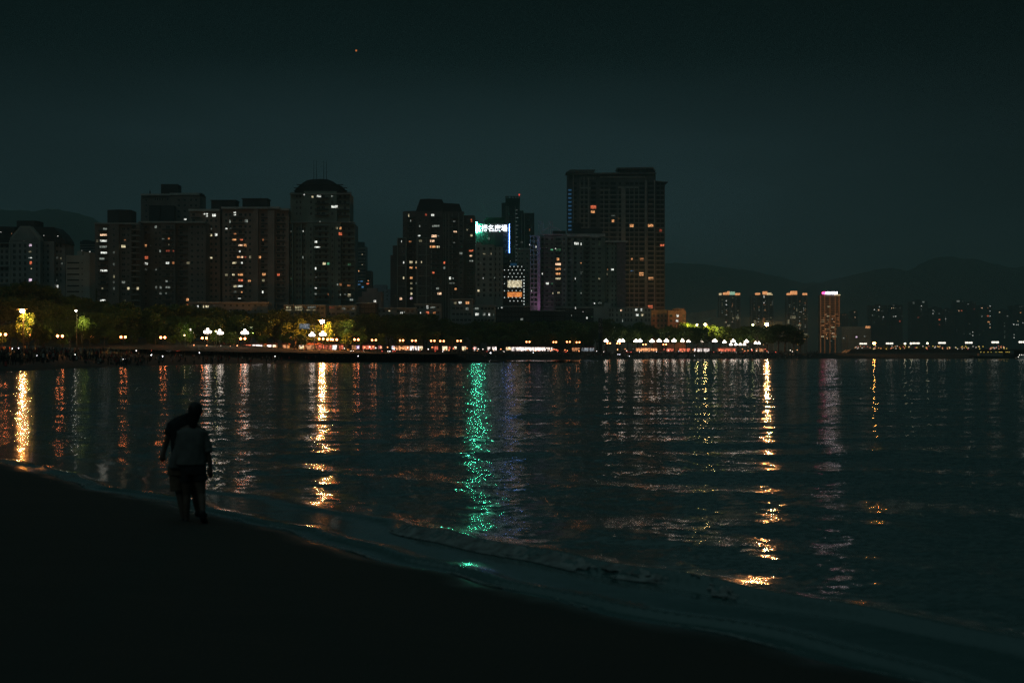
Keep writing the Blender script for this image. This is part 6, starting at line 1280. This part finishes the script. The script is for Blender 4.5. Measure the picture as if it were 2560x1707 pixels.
# lit telephones held up in the crowd
PH = MB(); PH.box(-.04, .04, -.012, 0, -.075, .075); ph_me = PH.mesh('phone', [glow('phone_screen', (.92, .95, 1), 14, False)])
for px, py, s in ((32, 868.5, 2.2), (48, 868.5, 3.6), (94, 889, 1.8), (125, 877.5, 3.2), (189, 887, 4.0), (310, 901, 3.2), (313, 905.5, 1.6), (379, 887.5, 3.6), (407, 890.5, 4), (499, 882, 2.6), (688, 891, 3.2), (789, 889, 2.8), (895.5, 890, 2.6), (1226, 882, 6.5), (1333, 881.5, 3.2), (1492, 875.5, 2), (1545, 885.5, 3.2), (1549, 885.7, 3.2), (1573, 891.5, 3.2), (1599, 880.5, 2.4), (1641, 879, 3.4), (1697, 877, 3), (1737, 895, 2), (1413, 885.5, 2.6)):
    w, q = w_at(px), q_at(px); D = w+ (q-w)*min(.97, max(.05, (CH+1.45 - 0)/9 if False else .5))
    # the distance at which a telephone 1.45 m above the sand appears at this height
    best = min((abs(PZ(py, w+(q-w)*t)-(2.75*max(.01, true_u(PX(px, w+(q-w)*t), w+(q-w)*t))+1.45)), t) for t in [i/24 for i in range(1, 25)])[1]
    D = w+(q-w)*best; z = 2.75*max(.01, true_u(PX(px, D), D))
    o = put_person(px, D, z, 'phone', 'dark', zone_of(px)); o.rotation_euler.z = 0
    k = s*.8; p = link('phone', ph_me, None, (PX(px, D), D-.38, z+1.45)); p.scale = (k*.55, 1, k*.55); p.rotation_euler = (0, R(20), 0)
    tag(p, None, 'phone', 'lit telephones in the crowd'); PEND2.append((p, px, 'tiny lit telephone screen'))
# the dense crowd further right reads as one mass
cm_ = MB(); keys = list(FIG)
mats = [SKIN, MATS['cloth_dark'], MATS['cloth_pale'], MATS['cloth_red'], MATS['cloth_blue'], MATS['cloth_beige'], HAIRM]
mid = {'dark': 1, 'pale': 2, 'red': 3, 'blue': 4, 'beige': 5}
def stamp(px, D, z):
    k = rp.choice(keys); me = FIG[k]; a = rp.uniform(0, 6.28); ca, sa = math.cos(a), math.sin(a); s = rp.uniform(.95, 1.1); X0 = PX(px, D)
    cm_.add([(X0+s*(v.co.x*ca-v.co.y*sa), D+s*(v.co.x*sa+v.co.y*ca), z+s*v.co.z) for v in me.vertices], [tuple(p.vertices) for p in me.polygons])
    cm_.m[-len(me.polygons):] = [{0: 0, 1: mid[k[1]], 2: 1, 3: 6}[p.material_index] for p in me.polygons]
for i in range(620):
    px = 1040+1010*rp.random()**.75; w, q = w_at(px), q_at(px); D = w+2+(q-w+4)*rp.random(); x = PX(px, D); stamp(px, D, 2.75*max(.01, true_u(x, D)) if D < q else ZP)
for i in range(420):
    px = rp.uniform(-10, 370) if i < 300 else rp.uniform(370, 1040); w, q = w_at(px), q_at(px); D = w+3+(q-w-4)*rp.random()**1.3; x = PX(px, D); stamp(px, D, 2.75*max(.01, true_u(x, D)))
for i in range(260):
    px = rp.uniform(0, 2100); stamp(px, q_at(px)+2+10*rp.random(), ZP)
tag(cm_.build('crowd', mats), 'dense dark crowd filling the far beach behind the separate figures', 'crowd', kind='stuff')
# ------------------------------------------------------------------ labels that tell repeats apart
ORD = ['first', 'second', 'third', 'fourth', 'fifth', 'sixth', 'seventh', 'eighth', 'ninth', 'tenth', 'eleventh', 'twelfth', 'thirteenth', 'fourteenth', 'fifteenth', 'sixteenth', 'seventeenth', 'eighteenth', 'nineteenth', 'twentieth']
def label_rows(items, where):
    """items: (object, px, look). Within each look, things nearest one landmark are counted from the left."""
    by = {}
    for it in items: by.setdefault((it[-1], where(it[1])), []).append(it)
    for (look, mk), l in by.items():
        l.sort(key=lambda t: t[1])
        for i, it in enumerate(l):
            if len(l) == 1: it[0]['label'] = '%s, below %s' % (look, mk)
            else: it[0]['label'] = '%s, %s from left below %s' % (look, ORD[i] if i < 20 else 'later', mk)
label_rows(PEND, near_mark)
label_rows([p for p in PEND2], lambda px: near_mark(px) if px < 2060 else 'the far blocks at the right')
CW_ = {'dark': 'dark', 'pale': 'pale', 'red': 'red', 'blue': 'blue', 'beige': 'beige'}
for o, px, pose, cn, zone in PEND3:
    mk = near_mark(px)
    o['label'] = '%s in %s on the %s, below %s' % (W2[pose], cn, {'left part of the far beach':'far sand','middle of the far beach':'far sand','right part of the far beach':'far sand','lamp lit promenade':'promenade'}[zone], mk)

# ------------------------------------------------------------------ night haze over the bay
hz = MB(); hz.box(-14000, 14000, -1500, 15500, -2.5, 455)
hm = bpy.data.materials.new('haze'); hm.use_nodes = True; nt = hm.node_tree; nt.nodes.clear()
o_ = N(nt, 'ShaderNodeOutputMaterial'); v_ = N(nt, 'ShaderNodeVolumePrincipled'); nt.links.new(v_.outputs[0], o_.inputs['Volume'])
v_.inputs['Color'].default_value = (.66, .97, .92, 1); v_.inputs['Density'].default_value = .00024; v_.inputs['Anisotropy'].default_value = 0
tag(hz.build('haze', hm), kind='stuff')
